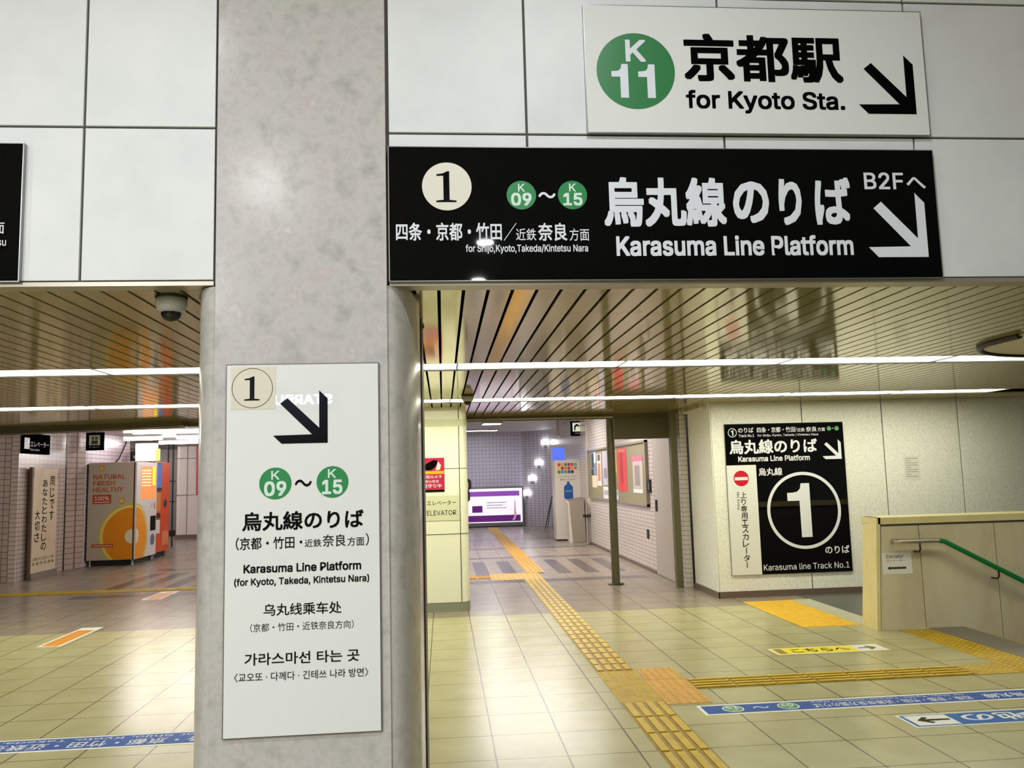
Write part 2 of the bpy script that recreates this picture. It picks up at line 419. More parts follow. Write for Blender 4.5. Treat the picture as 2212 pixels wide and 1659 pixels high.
# concourse on the camera's side ------------------------------------
M_nwall = mat('concourse_wall', '#8E8C88', 0.5); M_nceil = mat('concourse_ceiling', '#6E6C6A', 0.6)
struct(box('wall_back', M_nwall, -12, 10, -8.1, -8, 0, 4.6)); 
struct(box('ceiling_2', M_nceil, -12, 10, -8, YB + 0.3, 4.6, 4.7))
struct(box('wall_left', M_nwall, -12.1, -12, -8, 28, 0, 4.6)); struct(box('wall_right', M_nwall, 10, 10.1, -8, 28, -2.2, 4.6))

# right-hand stone wall ------------------------------------------------
YW = 9.90
rw = struct(box('wall_far', M_joint, 3.33, 10, YW + 0.012, YW + 0.2, 0.0, ZC))
for a, c in zip([3.30, 4.466, 5.505, 6.508, 7.53], [4.466, 5.505, 6.508, 7.53, 8.55]):
    MB().box(a + .006, c - .006, YW, YW + 0.014, 0.075, ZC).build('panel', M_terr, rw, 0.003)
MB().box(3.292, 3.302, YW + .005, 10.80, 0.075, ZC).build('panel', M_terr, rw)
box('side', M_terr, 3.302, 3.45, YW + .02, 10.86, 0.0, ZC, rw)
sk = MB().box(3.29, 10, YW - 0.004, YW + 0.014, 0, 0.072).box(3.285, 3.302, YW - .004, 10.85, 0, 0.072)
struct(sk.build('baseboard_right', M_skirt))

# tiled corridor wall with door, to the right of the far corridor ---------------
M_wt = tilewall('white_long_tile', '#CFC6BE', '#8A7F7A', 0.23, 0.062, 0.007, axis='y')
M_gt = tilewall('grey_small_tile', '#CBC6D6', '#9894A4', 0.11, 0.11, 0.012, axis='x')
M_pt = tilewall('pink_small_tile', '#BBA8A0', '#7A6860', 0.10, 0.10, 0.012, axis='x')
M_pty = tilewall('pink_small_tile_side', '#CDBDB5', '#8A7870', 0.16, 0.075, 0.010, axis='y')
struct(box('wall_corridor_right', M_wt, 3.2, 3.29, 10.92, 24.6, 0.0, 2.86))
struct(box('wall_corridor_end', M_gt, -1.0, 2.45, 25.25, 25.4, 0, 2.95))
ang = MB().add([(2.44, 25.25, 0), (3.24, 24.4, 0), (3.24, 24.4, 2.95), (2.44, 25.25, 2.95), (2.54, 25.35, 0), (3.34, 24.5, 0), (3.34, 24.5, 2.95), (2.54, 25.35, 2.95)], [(0, 1, 2, 3), (4, 7, 6, 5), (0, 4, 5, 1), (3, 2, 6, 7), (0, 3, 7, 4), (1, 5, 6, 2)])
struct(ang.build('wall_corridor_corner', tilewall('grey_tile_corner', '#C2BCC6', '#8A858E', 0.11, 0.075, 0.012, axis='x')))
struct(box('ceiling_3', mat('white_corridor_ceiling', '#BDBBBE', 0.5), -2.5, 3.3, 11.42, 25.4, 2.86, 2.95))
struct(box('wall_shaft', mat('shaft_wall', '#B9B6AC', 0.5), -2.5, 0.15, 11.45, 25.3, 0, 2.9))
struct(box('baseboard_corridor', M_skirt, 3.19, 3.2, 12.46, 24.4, 0, 0.05))
# door in that wall
dr = struct(box('door_1', mat('grey_door', '#B4ABA2', 0.45), 3.185, 3.205, 11.42, 12.33, 0.02, 2.05))
box('door_frame', mat('door_frame', '#8F8880', 0.5), 3.192, 3.206, 11.38, 12.37, 0.0, 2.09, dr)
box('door_handle', M_dark, 3.165, 3.186, 12.2, 12.26, 0.95, 1.12, dr)
# post, lintel and bulkheads where the low ceiling ends
struct(box('trim_3', M_olive, 3.07, 3.155, 10.90, 10.99, 0, ZC))
struct(box('trim_4', M_olive, 2.40, 3.2, 11.36, 11.42, 2.005, ZC + .06))
lt = MB().box(0.2, 3.2, 11.34, 11.40, 2.292, 2.9).box(-3.4, 0.2, 11.34, 11.40, 2.31, 2.9)
struct(lt.build('trim_5', mat('brown_bulkhead', '#5C5236', 0.4)))
struct(box('trim_6', mat('pale_bulkhead_edge', '#B8B4A0', 0.35), 0.2, 2.38, 11.325, 11.338, 2.305, 2.325))

# elevator pillar -------------------------------------------------------------
ep = MB(); ep.column(racetrack(-1.1, 0.292, 9.75, 11.30, 0.09, 0.16), 0.10, ZC, True)
elev = struct(ep.build('pillar', M_elev), 'cream enamel elevator pillar with dark joints behind the marble pillar'); elev['category'] = 'pillar'
es = MB(); es.column(racetrack(-1.104, 0.296, 9.746, 11.30, 0.09, 0.16), 0, 0.10, True); es.build('skirting', M_elevskirt, elev)
def around(z0, z1, off):
    q = MB(); q.column(racetrack(-1.1 - off, 0.292 + off, 9.75 - off, 11.30 + off, 0.09, 0.16), z0, z1, True); return q
for zj in (0.101, 0.883, 1.642): around(zj - 0.004, zj + 0.004, 0.0015).build('joint', M_joint, elev)
box('joint', M_joint, 0.188, 0.197, 9.747, 9.76, 0.0, ZC, elev)
around(2.14, 2.225, 0.004).build('band', mat('cream_band', '#D5D7B4', 0.2), elev)

# left hall: tiled block, far walls ---------------------------------------------
tb = struct(box('wall_tiled_block', M_pt, -12, -7.10, 14.49, 14.6, 0, 2.9))
box('side_face', M_pty, -7.19, -7.08, 14.485, 16.22, 0, 2.9, tb)
box('joint', M_dark, -7.12, -7.075, 16.22, 16.27, 0, 2.9, tb)
sd = MB().add([(-7.085, 16.27, 0), (-6.925, 16.72, 0), (-6.925, 16.72, 2.9), (-7.085, 16.27, 2.9), (-7.2, 16.27, 0), (-7.2, 16.72, 0), (-7.2, 16.72, 2.9), (-7.2, 16.27, 2.9)], [(0, 1, 2, 3), (4, 7, 6, 5), (0, 4, 5, 1), (3, 2, 6, 7), (0, 3, 7, 4), (1, 5, 6, 2)])
sd.build('return_face', M_pt, tb)
struct(box('wall_vending', tilewall('lit_white_tile', '#D8CBD6', '#9A8E9C', 0.2, 0.075, 0.012, axis='y'), -7.1, -6.93, 16.72, 19.0, 0, 2.9))
struct(box('wall_far_left', mat('grey_far_wall', '#77706A', 0.5), -12, -2.5, 26.0, 26.2, 0, 2.9))
struct(box('ceiling_4', mat('brown_far_ceiling', '#6A5F55', 0.35), -12, -2.5, 11.42, 26.0, 2.60, 2.7))
lb = MB().add([(-8.2, 12.6, 2.295), (-3.4, 11.0, 2.295), (-3.4, 11.34, 2.295), (-8.2, 12.95, 2.295), (-8.2, 12.6, 2.42), (-3.4, 11.0, 2.42), (-3.4, 11.34, 2.42), (-8.2, 12.95, 2.42)], [(0, 3, 2, 1), (4, 5, 6, 7), (0, 1, 5, 4), (1, 2, 6, 5), (2, 3, 7, 6), (3, 0, 4, 7)])
bl = struct(lb.build('trim_7', M_olive))
struct(box('trim_8', M_olive, -12, -3.4, 11.34, 11.40, 2.40, 2.9))
fp = MB(); fp.column(racetrack(-7.55, -5.6, 24.2, 25.4, 0.12, 0.12), 0.12, 2.6, True)
fpo = struct(fp.build('pillar', mat('white_far_panel', '#DED2CB', 0.3)), 'white panelled pillar far behind the vending machines'); fpo['category'] = 'pillar'
box('skirting', M_skirt, -7.56, -5.6, 24.18, 24.5, 0, 0.12, fpo)
jj = MB().box(-7.24, -7.23, 24.19, 24.3, 0.1, 2.6).box(-7.55, -5.6, 24.19, 24.3, 1.22, 1.235).box(-7.55, -5.6, 24.19, 24.3, 2.255, 2.27)
jj.build('joint', M_joint, fpo)
box('red_band', mat('red_panel', '#C22A35', 0.35), -6.98, -6.2, 24.17, 24.2, 1.235, 2.6, fpo)

# ================================================================== SIGNS ON THE BEAM
S = 3.425
# white station sign
x0, z0 = 0.662, 3.037
ws = sign_at('station_sign', 'large white sign with green K11 disc pointing down to Kyoto Station', x0, 2.236, z0, 3.628, S, 0.024, M_white)
def B(o, dx, dz): return lambda a, c, d, e: (a - dx, c - dx, d - dz, e - dz)
f = B(ws, x0, z0)
MB().disc(0.886 - x0, 3.321 - z0, 0.177, -0.0015, 0).build('station_mark', mat('mid_green_vinyl', '#2E7D45', 0.35), ws)
text(ws, 'K', *f(0.842, 0.934, 3.363, 3.466), M_wletter, 0.02, -0.003)
shape(ws, 'numeral', M_wletter, BOLD1, *f(0.775, 0.85, 3.195, 3.352))
shape(ws, 'numeral', M_wletter, BOLD1, *f(0.896, 0.971, 3.195, 3.352))
text(ws, '京都駅', *f(1.106, 1.846, 3.277, 3.503), M_bletter, 0.032)
text(ws, 'for Kyoto Sta.', *f(1.108, 1.843, 3.129, 3.236), M_bletter, 0.022)
arrow(ws, *f(1.91, 2.18, 3.134, 3.415), M_bletter)

# black platform sign
x0, z0 = -0.208, 2.376
bs = sign_at('platform_sign', 'long black sign with large white lettering for the Karasuma Line platform', x0, 2.238, z0, 2.962, S, 0.024, M_black)
f = B(bs, x0, z0)
MB().disc(0.038 - x0, 2.787 - z0, 0.106, -0.0015, 0, 64).build('number_disc', M_cream, bs)
shape(bs, 'numeral', M_bletter, SERIF1, *f(-0.008, 0.078, 2.717, 2.854))
station_disc(bs, 0.358 - x0, 2.749 - z0, 0.064, '09', f(0.344, 0.374, 2.764, 2.799), f(0.313, 0.402, 2.701, 2.759))
station_disc(bs, 0.581 - x0, 2.750 - z0, 0.064, '15', f(0.567, 0.597, 2.765, 2.801), f(0.540, 0.624, 2.702, 2.759))
text(bs, '〜', *f(0.432, 0.507, 2.735, 2.763), M_wletter, 0.02)
text(bs, '四条・京都・竹田', *f(-0.181, 0.269, 2.548, 2.627), M_wletter, 0.022)
text(bs, '／', *f(0.277, 0.333, 2.547, 2.626), M_wletter, 0.0)
text(bs, '近鉄', *f(0.330, 0.417, 2.548, 2.601), M_wletter, 0.006)
text(bs, '奈良', *f(0.426, 0.552, 2.546, 2.626), M_wletter, 0.022)
text(bs, '方面', *f(0.562, 0.648, 2.546, 2.601), M_wletter, 0.006)
text(bs, 'for Shijo,Kyoto,Takeda/Kintetsu Nara', *f(0.113, 0.641, 2.490, 2.531), M_wletter, 0.016)
text(bs, '烏丸線', *f(0.717, 1.264, 2.608, 2.831), M_wletter, 0.036)
text(bs, 'の', *f(1.295, 1.459, 2.624, 2.814), M_wletter, 0.036)
text(bs, 'り', *f(1.504, 1.609, 2.615, 2.826), M_wletter, 0.036)
text(bs, 'ば', *f(1.669, 1.837, 2.616, 2.834), M_wletter, 0.036)
text(bs, 'Karasuma Line Platform', *f(0.765, 1.833, 2.477, 2.569), M_wletter, 0.026)
text(bs, 'B2F', *f(1.905, 2.090, 2.780, 2.858), M_wletter, 0.015)
text(bs, 'へ', *f(2.104, 2.194, 2.784, 2.837), M_wletter, 0.02)
arrow(bs, *f(1.905, 2.180, 2.468, 2.763), M_wletter)

# black sign at the left edge
lbz = sign_at('platform_sign', 'black sign cut off by the left edge of the photo', -2.9, -1.706, 2.386, 2.965, S, 0.024, M_black)
text(lbz, '方面', 1.037, 1.135, 0.196, 0.246, M_wletter, 0.008)
text(lbz, 'su', 1.111, 1.144, 0.145, 0.169, M_wletter, 0.008)

# pillar sign
x0, z0 = -0.873, 0.557
ps = sign_at('platform_sign', 'tall white sign mounted on the marble pillar face', x0, -0.262, z0, 2.026, S, 0.012, M_white, mat('dark_edge', '#6A6660', 0.4, 0.5))
f = B(ps, x0, z0)
rect(ps, 'number_sticker', mat('beige_sticker', '#DCD5C2', 0.3), *f(-0.857, -0.678, 1.844, 2.019))
MB().ring(-0.771 - x0, 1.931 - z0, 0.080, 0.082, -0.002, -0.0012).build('number_ring', M_bletter, ps)
shape(ps, 'numeral', M_bletter, SERIF1, *f(-0.803, -0.742, 1.88, 1.979))
arrow(ps, *f(-0.687, -0.468, 1.701, 1.917), M_bletter)
station_disc(ps, -0.677 - x0, 1.541 - z0, 0.064, '09', f(-0.693, -0.660, 1.556, 1.592), f(-0.721, -0.633, 1.490, 1.550))
station_disc(ps, -0.449 - x0, 1.541 - z0, 0.064, '15', f(-0.467, -0.434, 1.557, 1.593), f(-0.491, -0.409, 1.491, 1.550))
text(ps, '〜', *f(-0.6, -0.532, 1.525, 1.554), M_bletter, 0.012)
for s, q, bw in (('烏丸線のりば', (-0.807, -0.325, 1.353, 1.428), 0.024), ('（京都・竹田・', (-0.831, -0.57, 1.279, 1.329), 0.01), ('近鉄', (-0.56, -0.494, 1.283, 1.314), 0.002), ('奈良', (-0.489, -0.397, 1.282, 1.33), 0.004),
                 ('方面', (-0.39, -0.323, 1.282, 1.317), 0.002), ('）', (-0.317, -0.304, 1.281, 1.331), 0.004), ('Karasuma Line Platform', (-0.8, -0.336, 1.187, 1.222), 0.024), ('(for Kyoto, Takeda, Kintetsu Nara)', (-0.836, -0.304, 1.132, 1.168), 0.02),
                 ('乌丸线乘车处', (-0.721, -0.415, 1.018, 1.065), 0.01), ('（京都・竹田・近铁奈良方向）', (-0.772, -0.367, 0.957, 0.99), 0.0), ('가라스마선 타는 곳', (-0.793, -0.345, 0.829, 0.876), 0.014), ('〈교오또 · 다께다 · 긴테쓰 나라 방면〉', (-0.832, -0.311, 0.768, 0.802), 0.002)):
    text(ps, s, *f(*q), M_bletter, bw)

# ================================================================== PLATFORM SIGN ON THE STONE WALL
x0, z0 = 3.462, 0.270; NY = 9.88
ne = sign_at('platform_sign', 'big black wall sign with circled number one and red no entry mark', x0, 4.975, z0, 2.096, NY, 0.02, M_black)
f = B(ne, x0, z0)
rect(ne, 'white_panel', M_white, 0.0, 0.372, 0.0, 1.322)
MB().ring(3.559 - x0, 1.991 - z0, 0.048, 0.056, -0.002, 0).build('number_ring', M_wletter, ne)
shape(ne, 'numeral', M_wletter, BOLD1, *f(3.540, 3.572, 1.956, 2.026))
for s, q, bw in (('のりば', (3.633, 3.829, 1.988, 2.052), 0.02), ('四条・京都・竹田/', (3.872, 4.379, 1.985, 2.052), 0.02), ('近鉄', (4.387, 4.484, 1.987, 2.034), 0.012), ('奈良', (4.500, 4.636, 1.984, 2.047), 0.02), ('方面', (4.648, 4.746, 1.987, 2.034), 0.012),
                 ('~', (4.838, 4.857, 2.013, 2.024), 0.01), ('Track No.1', (3.637, 3.833, 1.935, 1.969), 0.01), ('for Shijo, Kyoto, Takeda / Kintetsu Nara', (3.876, 4.651, 1.931, 1.965), 0.01), ('烏丸線のりば', (3.511, 4.629, 1.726, 1.902), 0.03),
                 ('Karasuma Line Platform', (3.615, 4.526, 1.632, 1.702), 0.025), ('烏丸線', (3.862, 4.163, 1.455, 1.553), 0.02), ('のりば', (4.645, 4.953, 0.488, 0.583), 0.02), ('Karasuma line Track No.1', (3.858, 4.938, 0.312, 0.387), 0.004)):
    text(ne, s, *f(*q), M_wletter, bw)
arrow(ne, *f(4.690, 4.936, 1.639, 1.882), M_wletter)
for cx in (4.797, 4.896): MB().disc(cx - x0, 2.019 - z0, 0.03, -0.0015, 0, 24).build('station_mark', M_green, ne); text(ne, 'K', cx - x0 - .008, cx - x0 + .008, 2.028 - z0, 2.04 - z0, M_lgreen, 0, -0.003); text(ne, '09' if cx < 4.85 else '15', cx - x0 - .02, cx - x0 + .02, 2.0 - z0, 2.024 - z0, M_lgreen, 0, -0.003)
MB().disc(3.639 - x0, 1.431 - z0, 0.095, -0.003, -0.0012).build('no_entry_mark', M_red, ne)
rect(ne, 'no_entry_bar', M_wletter, 3.556 - x0, 3.722 - x0, 1.409 - z0, 1.447 - z0, -0.004)
MB().ring(4.411 - x0, 1.023 - z0, 0.430, 0.468, -0.0018, 0, 96).build('number_ring', M_wletter, ne)
MB().prism([(a - x0, c - z0) for a, c in ((4.362, 0.697), (4.496, 0.697), (4.494, 1.351), (4.386, 1.351), (4.372, 1.285), (4.335, 1.25), (4.28, 1.24), (4.207, 1.238), (4.208, 1.140), (4.359, 1.140))], -0.0018, 0).build('numeral', M_wletter, ne)
vt = '上り専用エスカレーター'; zt = 1.271; ch = (1.271 - 0.346) / 11
for i, c in enumerate(vt):
    zz = zt - ch * i - z0
    if c == 'ー': rect(ne, 'lettering', M_bletter, 3.648 - x0, 3.657 - x0, zz - ch * 0.9, zz - 0.004, -0.003)
    else: text(ne, c, 3.614 - x0 + (.012 if c == 'り' else 0), 3.692 - x0 - (.012 if c == 'り' else 0), zz - ch + 0.006, zz - 0.004, M_bletter, 0.004, -0.003)
text(ne, 'No Entry', *f(3.565, 3.602, 1.049, 1.263), M_bletter, 0.0, -0.003, 90)

# ================================================================== POSTERS AND PLATES ON THE ELEVATOR PILLAR
EY = 9.744
M_poster = mat('crimson_poster', '#C2254E', 0.3)
def cam_poster(x0, x1, label):
    o = thing('camera_poster', label, 'poster', (x0, EY, 1.372), group='crimson camera posters on the elevator pillar')
    W = x1 - x0
    box('sheet', M_poster, 0, W, 0, 0.003, 0.03, 0.40, o)
    rect(o, 'lower_strip', M_bletter, 0.002, W - .002, 0.003, 0.026, 0.0, 0.002); rect(o, 'yellow_band', mat('yellow_vinyl', '#F2B21E', 0.4), 0.006, W - .006, 0.212, 0.246)
    MB().prism([(.05, .27), (.09, .255), (.14, .262), (.19, .30), (.215, .365), (.16, .375), (.11, .35), (.07, .33)], -0.0014, 0).build('picture', M_bletter, o)
    MB().prism([(.185, .255), (.235, .26), (.25, .31), (.215, .36), (.2, .31)], -0.0018, 0).build('picture', mat('pale_print', '#E3D9D3', 0.5), o)
    text(o, '防犯カメラ', .028, .255, .161, .198, M_wletter, 0.02, -0.002); text(o, '安心安全', .062, .222, .110, .144, M_wletter, 0.01, -0.002); text(o, '見守り中', .034, .252, .050, .097, M_wletter, 0.02, -0.002)
cam_poster(-0.271, 0.017, 'crimson poster in full view above the ELEVATOR plate on the cream pillar')
cam_poster(-0.572, -0.284, 'crimson poster half hidden behind the marble pillar edge')
def elev_plate(x0, x1, label):
    o = thing('elevator_plate', label, 'sign', (x0, EY, 1.041), group='plates on the elevator pillar')
    W = x1 - x0
    box('plate', mat('cream_plate', '#DBDCBE', 0.3), 0, W, 0, 0.003, 0, 0.289, o)
    text(o, 'エレベーター', .027, .365, .18, .233, M_bletter, 0.0); text(o, 'ELEVATOR', .025, .365, .062, .119, M_bletter, 0.0)
elev_plate(-0.219, 0.178, 'cream plate reading ELEVATOR in full view on the pillar')
elev_plate(-0.64, -0.243, 'cream ELEVATOR plate mostly hidden behind the marble pillar')
bl_ = thing('wall_fitting', 'small black rounded fitting on the far edge of the elevator pillar', 'fitting', (0.296, 10.1, 1.40))
MB().tube([(0.0, 0, 0.11), (0.028, 0, 0.08), (0.03, 0, 0.0), (0.0, 0, -0.03)], 0.02, 10).build('upper_lobe', M_dark, bl_)
MB().tube([(0.0, 0, -0.03), (0.014, 0, -0.06), (0.012, 0, -0.14), (0.0, 0, -0.16)], 0.016, 10).build('lower_lobe', M_dark, bl_)

# ================================================================== PAPERS
pn = thing('paper_notice', 'small white printed paper taped to the stone wall', 'notice', (5.745, YW - 0.003, 1.348))
box('sheet', mat('paper', '#E2E2D8', 0.6), 0, 0.205, 0, 0.002, 0, 0.302, pn)
for i in range(9): rect(pn, 'print_line', mat('grey_print', '#8A8A84', 0.6), 0.02, 0.09 + 0.09 * (i % 3 != 1), 0.27 - 0.028 * i, 0.277 - 0.028 * i)

# ================================================================== HALF WALL, STAIRS, HANDRAIL
HY = 7.65
hw = struct(MB().box(4.22, 10, HY + 0.012, 7.93, -2.0, 0.985).build('wall_stair', M_joint))
for a, c in ((4.10, 4.537), (4.537, 5.30), (5.30, 6.06), (6.06, 6.82), (6.82, 7.6)):
    q = MB(); A = a + .004; Bq = c - .004
    if a < 4.2: q.add([(4.082, HY, 0.0), (Bq, HY, 0.0), (Bq, HY, .972), (4.160, HY, .972), (4.082, HY + .014, 0.0), (Bq, HY + .014, 0.0), (Bq, HY + .014, .972), (4.160, HY + .014, .972)], [(0, 1, 2, 3), (4, 7, 6, 5), (0, 4, 5, 1), (3, 2, 6, 7), (0, 3, 7, 4), (1, 5, 6, 2)])
    else: q.box(A, Bq, HY, HY + .014, -2.0, .972)
    q.build('panel', M_halfw, hw)
cap = MB().box(4.13, 10, HY - 0.015, 7.96, 0.985, 1.048)
cap.add([(4.045, HY - .015, 0), (4.078, HY - .015, 0), (4.155, HY - .015, 1.048), (4.115, HY - .015, 1.048), (4.07, 7.96, 0), (4.10, 7.96, 0), (4.19, 7.96, 1.048), (4.15, 7.96, 1.048)], [(0, 1, 2, 3), (4, 7, 6, 5), (0, 4, 5, 1), (3, 2, 6, 7), (0, 3, 7, 4), (1, 5, 6, 2)])
cap.build('coping', M_cap, hw)
jt = MB().box(4.155, 10, HY - .002, HY + .013, .964, .985)
jt.add([(4.078, HY - .002, 0), (4.088, HY - .002, 0), (4.165, HY - .002, .985), (4.155, HY - .002, .985), (4.078, HY + .013, 0), (4.088, HY + .013, 0), (4.165, HY + .013, .985), (4.155, HY + .013, .985)], [(0, 1, 2, 3), (4, 7, 6, 5), (0, 4, 5, 1), (3, 2, 6, 7), (0, 3, 7, 4), (1, 5, 6, 2)])
jt.build('joint', M_joint, hw)
M_land = mat('dark_grey_landing', '#7A756C', 0.45)
struct(box('trim_9', M_land, 4.56, 4.90, 4.4, HY, 0.0, 0.004))
st = MB(); ns = 11
for i in range(ns):
    x = 4.88 + 0.30 * i; z = -0.155 * (i + 1)
    st.box(x, x + 0.30 if i < ns - 1 else 10, 4.4, HY + .012, -2.2, z)
stairs = struct(st.build('stairs', M_land))
nos = MB()
for i in range(ns): nos.box(4.872 + 0.30 * i, 4.917 + 0.30 * i, 4.4, HY, -0.155 * i - 0.012, -0.155 * i + 0.003)
nos.build('nosing', mat('yellow_nosing', '#C9A32C', 0.5), stairs)
struct(box('wall_stair_near', M_halfw, 4.88, 10, 4.3, 4.4, -2.2, 0.0))
hr = thing('handrail', 'steel handrail with green grip running down the stairs', 'handrail', (4.25, 7.54, 0.83))
def P3(x, y, z): return (x - 4.25, y - 7.54, z - 0.83)
MB().tube([P3(4.26, 7.635, .828), P3(4.255, 7.56, .828), P3(4.29, 7.535, .828), P3(4.50, 7.535, .826), P3(4.66, 7.535, .825)], 0.021, 16).build('steel_end', M_steel, hr)
gr = [P3(4.66, 7.535, .825), P3(4.715, 7.535, .815)] + [P3(4.715 + 0.3 * i, 7.535, .815 - 0.1575 * i) for i in range(1, 14)]
MB().tube(gr, 0.023, 16).build('green_grip', mat('green_plastic', '#0E7A3C', 0.35), hr)
for bx_, bz in ((4.47, .80), (5.23, .525), (6.05, .09)):
    MB().tube([P3(bx_, 7.535, bz + .01), P3(bx_, 7.535, bz - .055), P3(bx_, 7.56, bz - .075), P3(bx_, 7.645, bz - .078)], 0.008, 10).lathe([(0, 0), (0.03, 0), (0.03, .008), (0, .008)], P3(bx_, 7.60, bz - .08)).build('bracket', M_dark, hr)
pe = thing('paper_notice', 'white elevator paper with left arrow on the half wall', 'notice', (4.147, HY - 0.002, 0.515))
box('sheet', MATS['paper'], 0, 0.296, 0, 0.0015, 0, 0.20, pe)
text(pe, 'Elevator', .045, .215, .148, .182, M_bletter, 0.0); text(pe, 'エレベーター', .045, .225, .115, .137, M_bletter, 0)
MB().prism([(.05, .055), (.07, .037), (.07, .046), (.235, .046), (.235, .066), (.07, .066), (.07, .074)], -0.0012, 0).build('arrow', mat('grey_print_dark', '#3A3A38', 0.6), pe)

# escalator end plate behind the half wall
ed = struct(box('trim_10', mat('ribbed_steel_plate', '#6F6E6A', 0.4, 0.5), 4.28, 9.5, 7.97, YW - 0.005, 0.0, 0.006))
struct(box('trim_11', mat('pale_stone_border', '#B9B69E', 0.35), 4.045, 4.28, 7.97, 9.6, 0.0, 0.004))

# ================================================================== TACTILE PAVING
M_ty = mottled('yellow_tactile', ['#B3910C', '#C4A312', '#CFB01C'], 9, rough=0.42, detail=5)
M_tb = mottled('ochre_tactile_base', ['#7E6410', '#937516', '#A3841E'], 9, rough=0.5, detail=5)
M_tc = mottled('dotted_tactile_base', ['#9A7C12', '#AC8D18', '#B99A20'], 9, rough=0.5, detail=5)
M_to = mottled('orange_tactile', ['#B98A2A', '#C99838', '#D3A344'], 14, rough=0.5, detail=5)
def strip_thing(name, label, m, x0, x1, y0, y1, bars=None, dots=None, base=None, mats=None):
    o = thing(name, label, 'tactile paving', ((x0 + x1) / 2, (y0 + y1) / 2, 0))
    cx, cy = (x0 + x1) / 2, (y0 + y1) / 2
    box('base', base or m, x0 - cx, x1 - cx, y0 - cy, y1 - cy, 0.0, 0.003, o)
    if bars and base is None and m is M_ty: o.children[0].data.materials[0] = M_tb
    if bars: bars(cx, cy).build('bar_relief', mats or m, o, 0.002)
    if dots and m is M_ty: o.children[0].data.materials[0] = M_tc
    if dots: dots(cx, cy).build('dot_relief', mats or m, o)
    return o
def dot_grid(x0, x1, y0, y1, p=0.06, r=0.017):
    def g_(cx, cy):
        q = MB(); nx = max(1, round((x1 - x0) / p)); ny = max(1, round((y1 - y0) / p))
        for i in range(nx):
            for j in range(ny): q.dome(x0 + (i + .5) * (x1 - x0) / nx - cx, y0 + (j + .5) * (y1 - y0) / ny - cy, 0.003, r, 0.005)
        return q
    return g_
def long_bars(x0, x1, y0, y1, blk, n=4, axis='y', off=0.0, bw=0.5):
    def g_(cx, cy):
        q = MB()
        if axis == 'y':
            w = (x1 - x0) / n; y = y0 + off
            while y < y1 - 0.05:
                for i in range(n):
                    c = x0 + w * (i + .5); h = w * bw / 2
                    q.box(c - h - cx, c + h - cx, y + .015 - cy, min(y + blk - .015, y1) - cy, 0.003, 0.010)
                y += blk
        else:
            w = (y1 - y0) / n; x = x0 + off
            while x < x1 - 0.05:
                for i in range(n):
                    c = y0 + w * (i + .5); h = w * bw / 2
                    q.box(x + .01 - cx, min(x + blk - .01, x1) - cx, c - h - cy, c + h - cy, 0.003, 0.010)
                x += blk
        return q
    return g_
TX0, TX1 = 1.168, 1.464
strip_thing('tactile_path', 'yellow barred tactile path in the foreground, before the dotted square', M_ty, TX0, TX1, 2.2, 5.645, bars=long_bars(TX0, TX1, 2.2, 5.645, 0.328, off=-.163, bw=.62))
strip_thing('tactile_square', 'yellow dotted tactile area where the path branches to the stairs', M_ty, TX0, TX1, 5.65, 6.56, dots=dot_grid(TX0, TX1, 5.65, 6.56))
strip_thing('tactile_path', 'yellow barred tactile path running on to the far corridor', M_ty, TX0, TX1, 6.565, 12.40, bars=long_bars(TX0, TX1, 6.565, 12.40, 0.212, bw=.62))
strip_thing('tactile_square', 'dotted tactile area where the left guide line joins the far path', M_to, 0.70, 1.464, 12.41, 13.20, dots=dot_grid(0.70, 1.464, 12.41, 13.2, .08, .02))
strip_thing('tactile_path', 'ochre tactile path inside the far corridor up to the purple advertisement', M_to, TX0 + .12, TX1 + .12, 13.21, 24.9, bars=long_bars(TX0 + .12, TX1 + .12, 13.21, 24.9, 0.33, bw=.55))
strip_thing('tactile_path', 'thin yellow guide line crossing the brown floor on the left', M_ty, -11.5, -2.52, 12.66, 12.98, bars=long_bars(-11.5, -2.52, 12.66, 12.98, 0.33, axis='x'))
strip_thing('tactile_path', 'short ochre guide line right of the elevator pillar, meeting the dotted area', M_to, 0.16, 0.695, 12.66, 12.98, bars=long_bars(.16, .695, 12.66, 12.98, 0.33, axis='x'))
strip_thing('tactile_mat', 'larger orange dotted mat beside the tactile path', M_to, 1.468, 1.772, 5.58, 6.235, dots=dot_grid(1.468, 1.772, 5.58, 6.235))
strip_thing('tactile_mat', 'smaller orange dotted mat behind the larger one', M_to, 1.485, 1.772, 6.245, 6.59, dots=dot_grid(1.485, 1.772, 6.245, 6.59))
strip_thing('tactile_path', 'yellow barred tactile branch leading right to the stairs', M_ty, 1.776, 3.90, 5.93, 6.21, bars=long_bars(1.776, 3.90, 5.93, 6.21, 0.30, axis='x'))
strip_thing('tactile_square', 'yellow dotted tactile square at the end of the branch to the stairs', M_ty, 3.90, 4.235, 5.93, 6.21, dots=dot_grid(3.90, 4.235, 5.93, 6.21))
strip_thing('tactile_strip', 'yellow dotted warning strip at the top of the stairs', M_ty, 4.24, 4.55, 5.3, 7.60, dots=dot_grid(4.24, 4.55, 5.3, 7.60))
strip_thing('tactile_strip', 'wide amber dotted warning strip below the no entry sign', mottled('amber_tactile', ['#D0A008', '#DEAF10', '#E6BA1E'], 9, rough=.42), 3.46, 4.04, 7.95, 9.58, dots=dot_grid(3.46, 4.04, 7.95, 9.58, .058, .015))

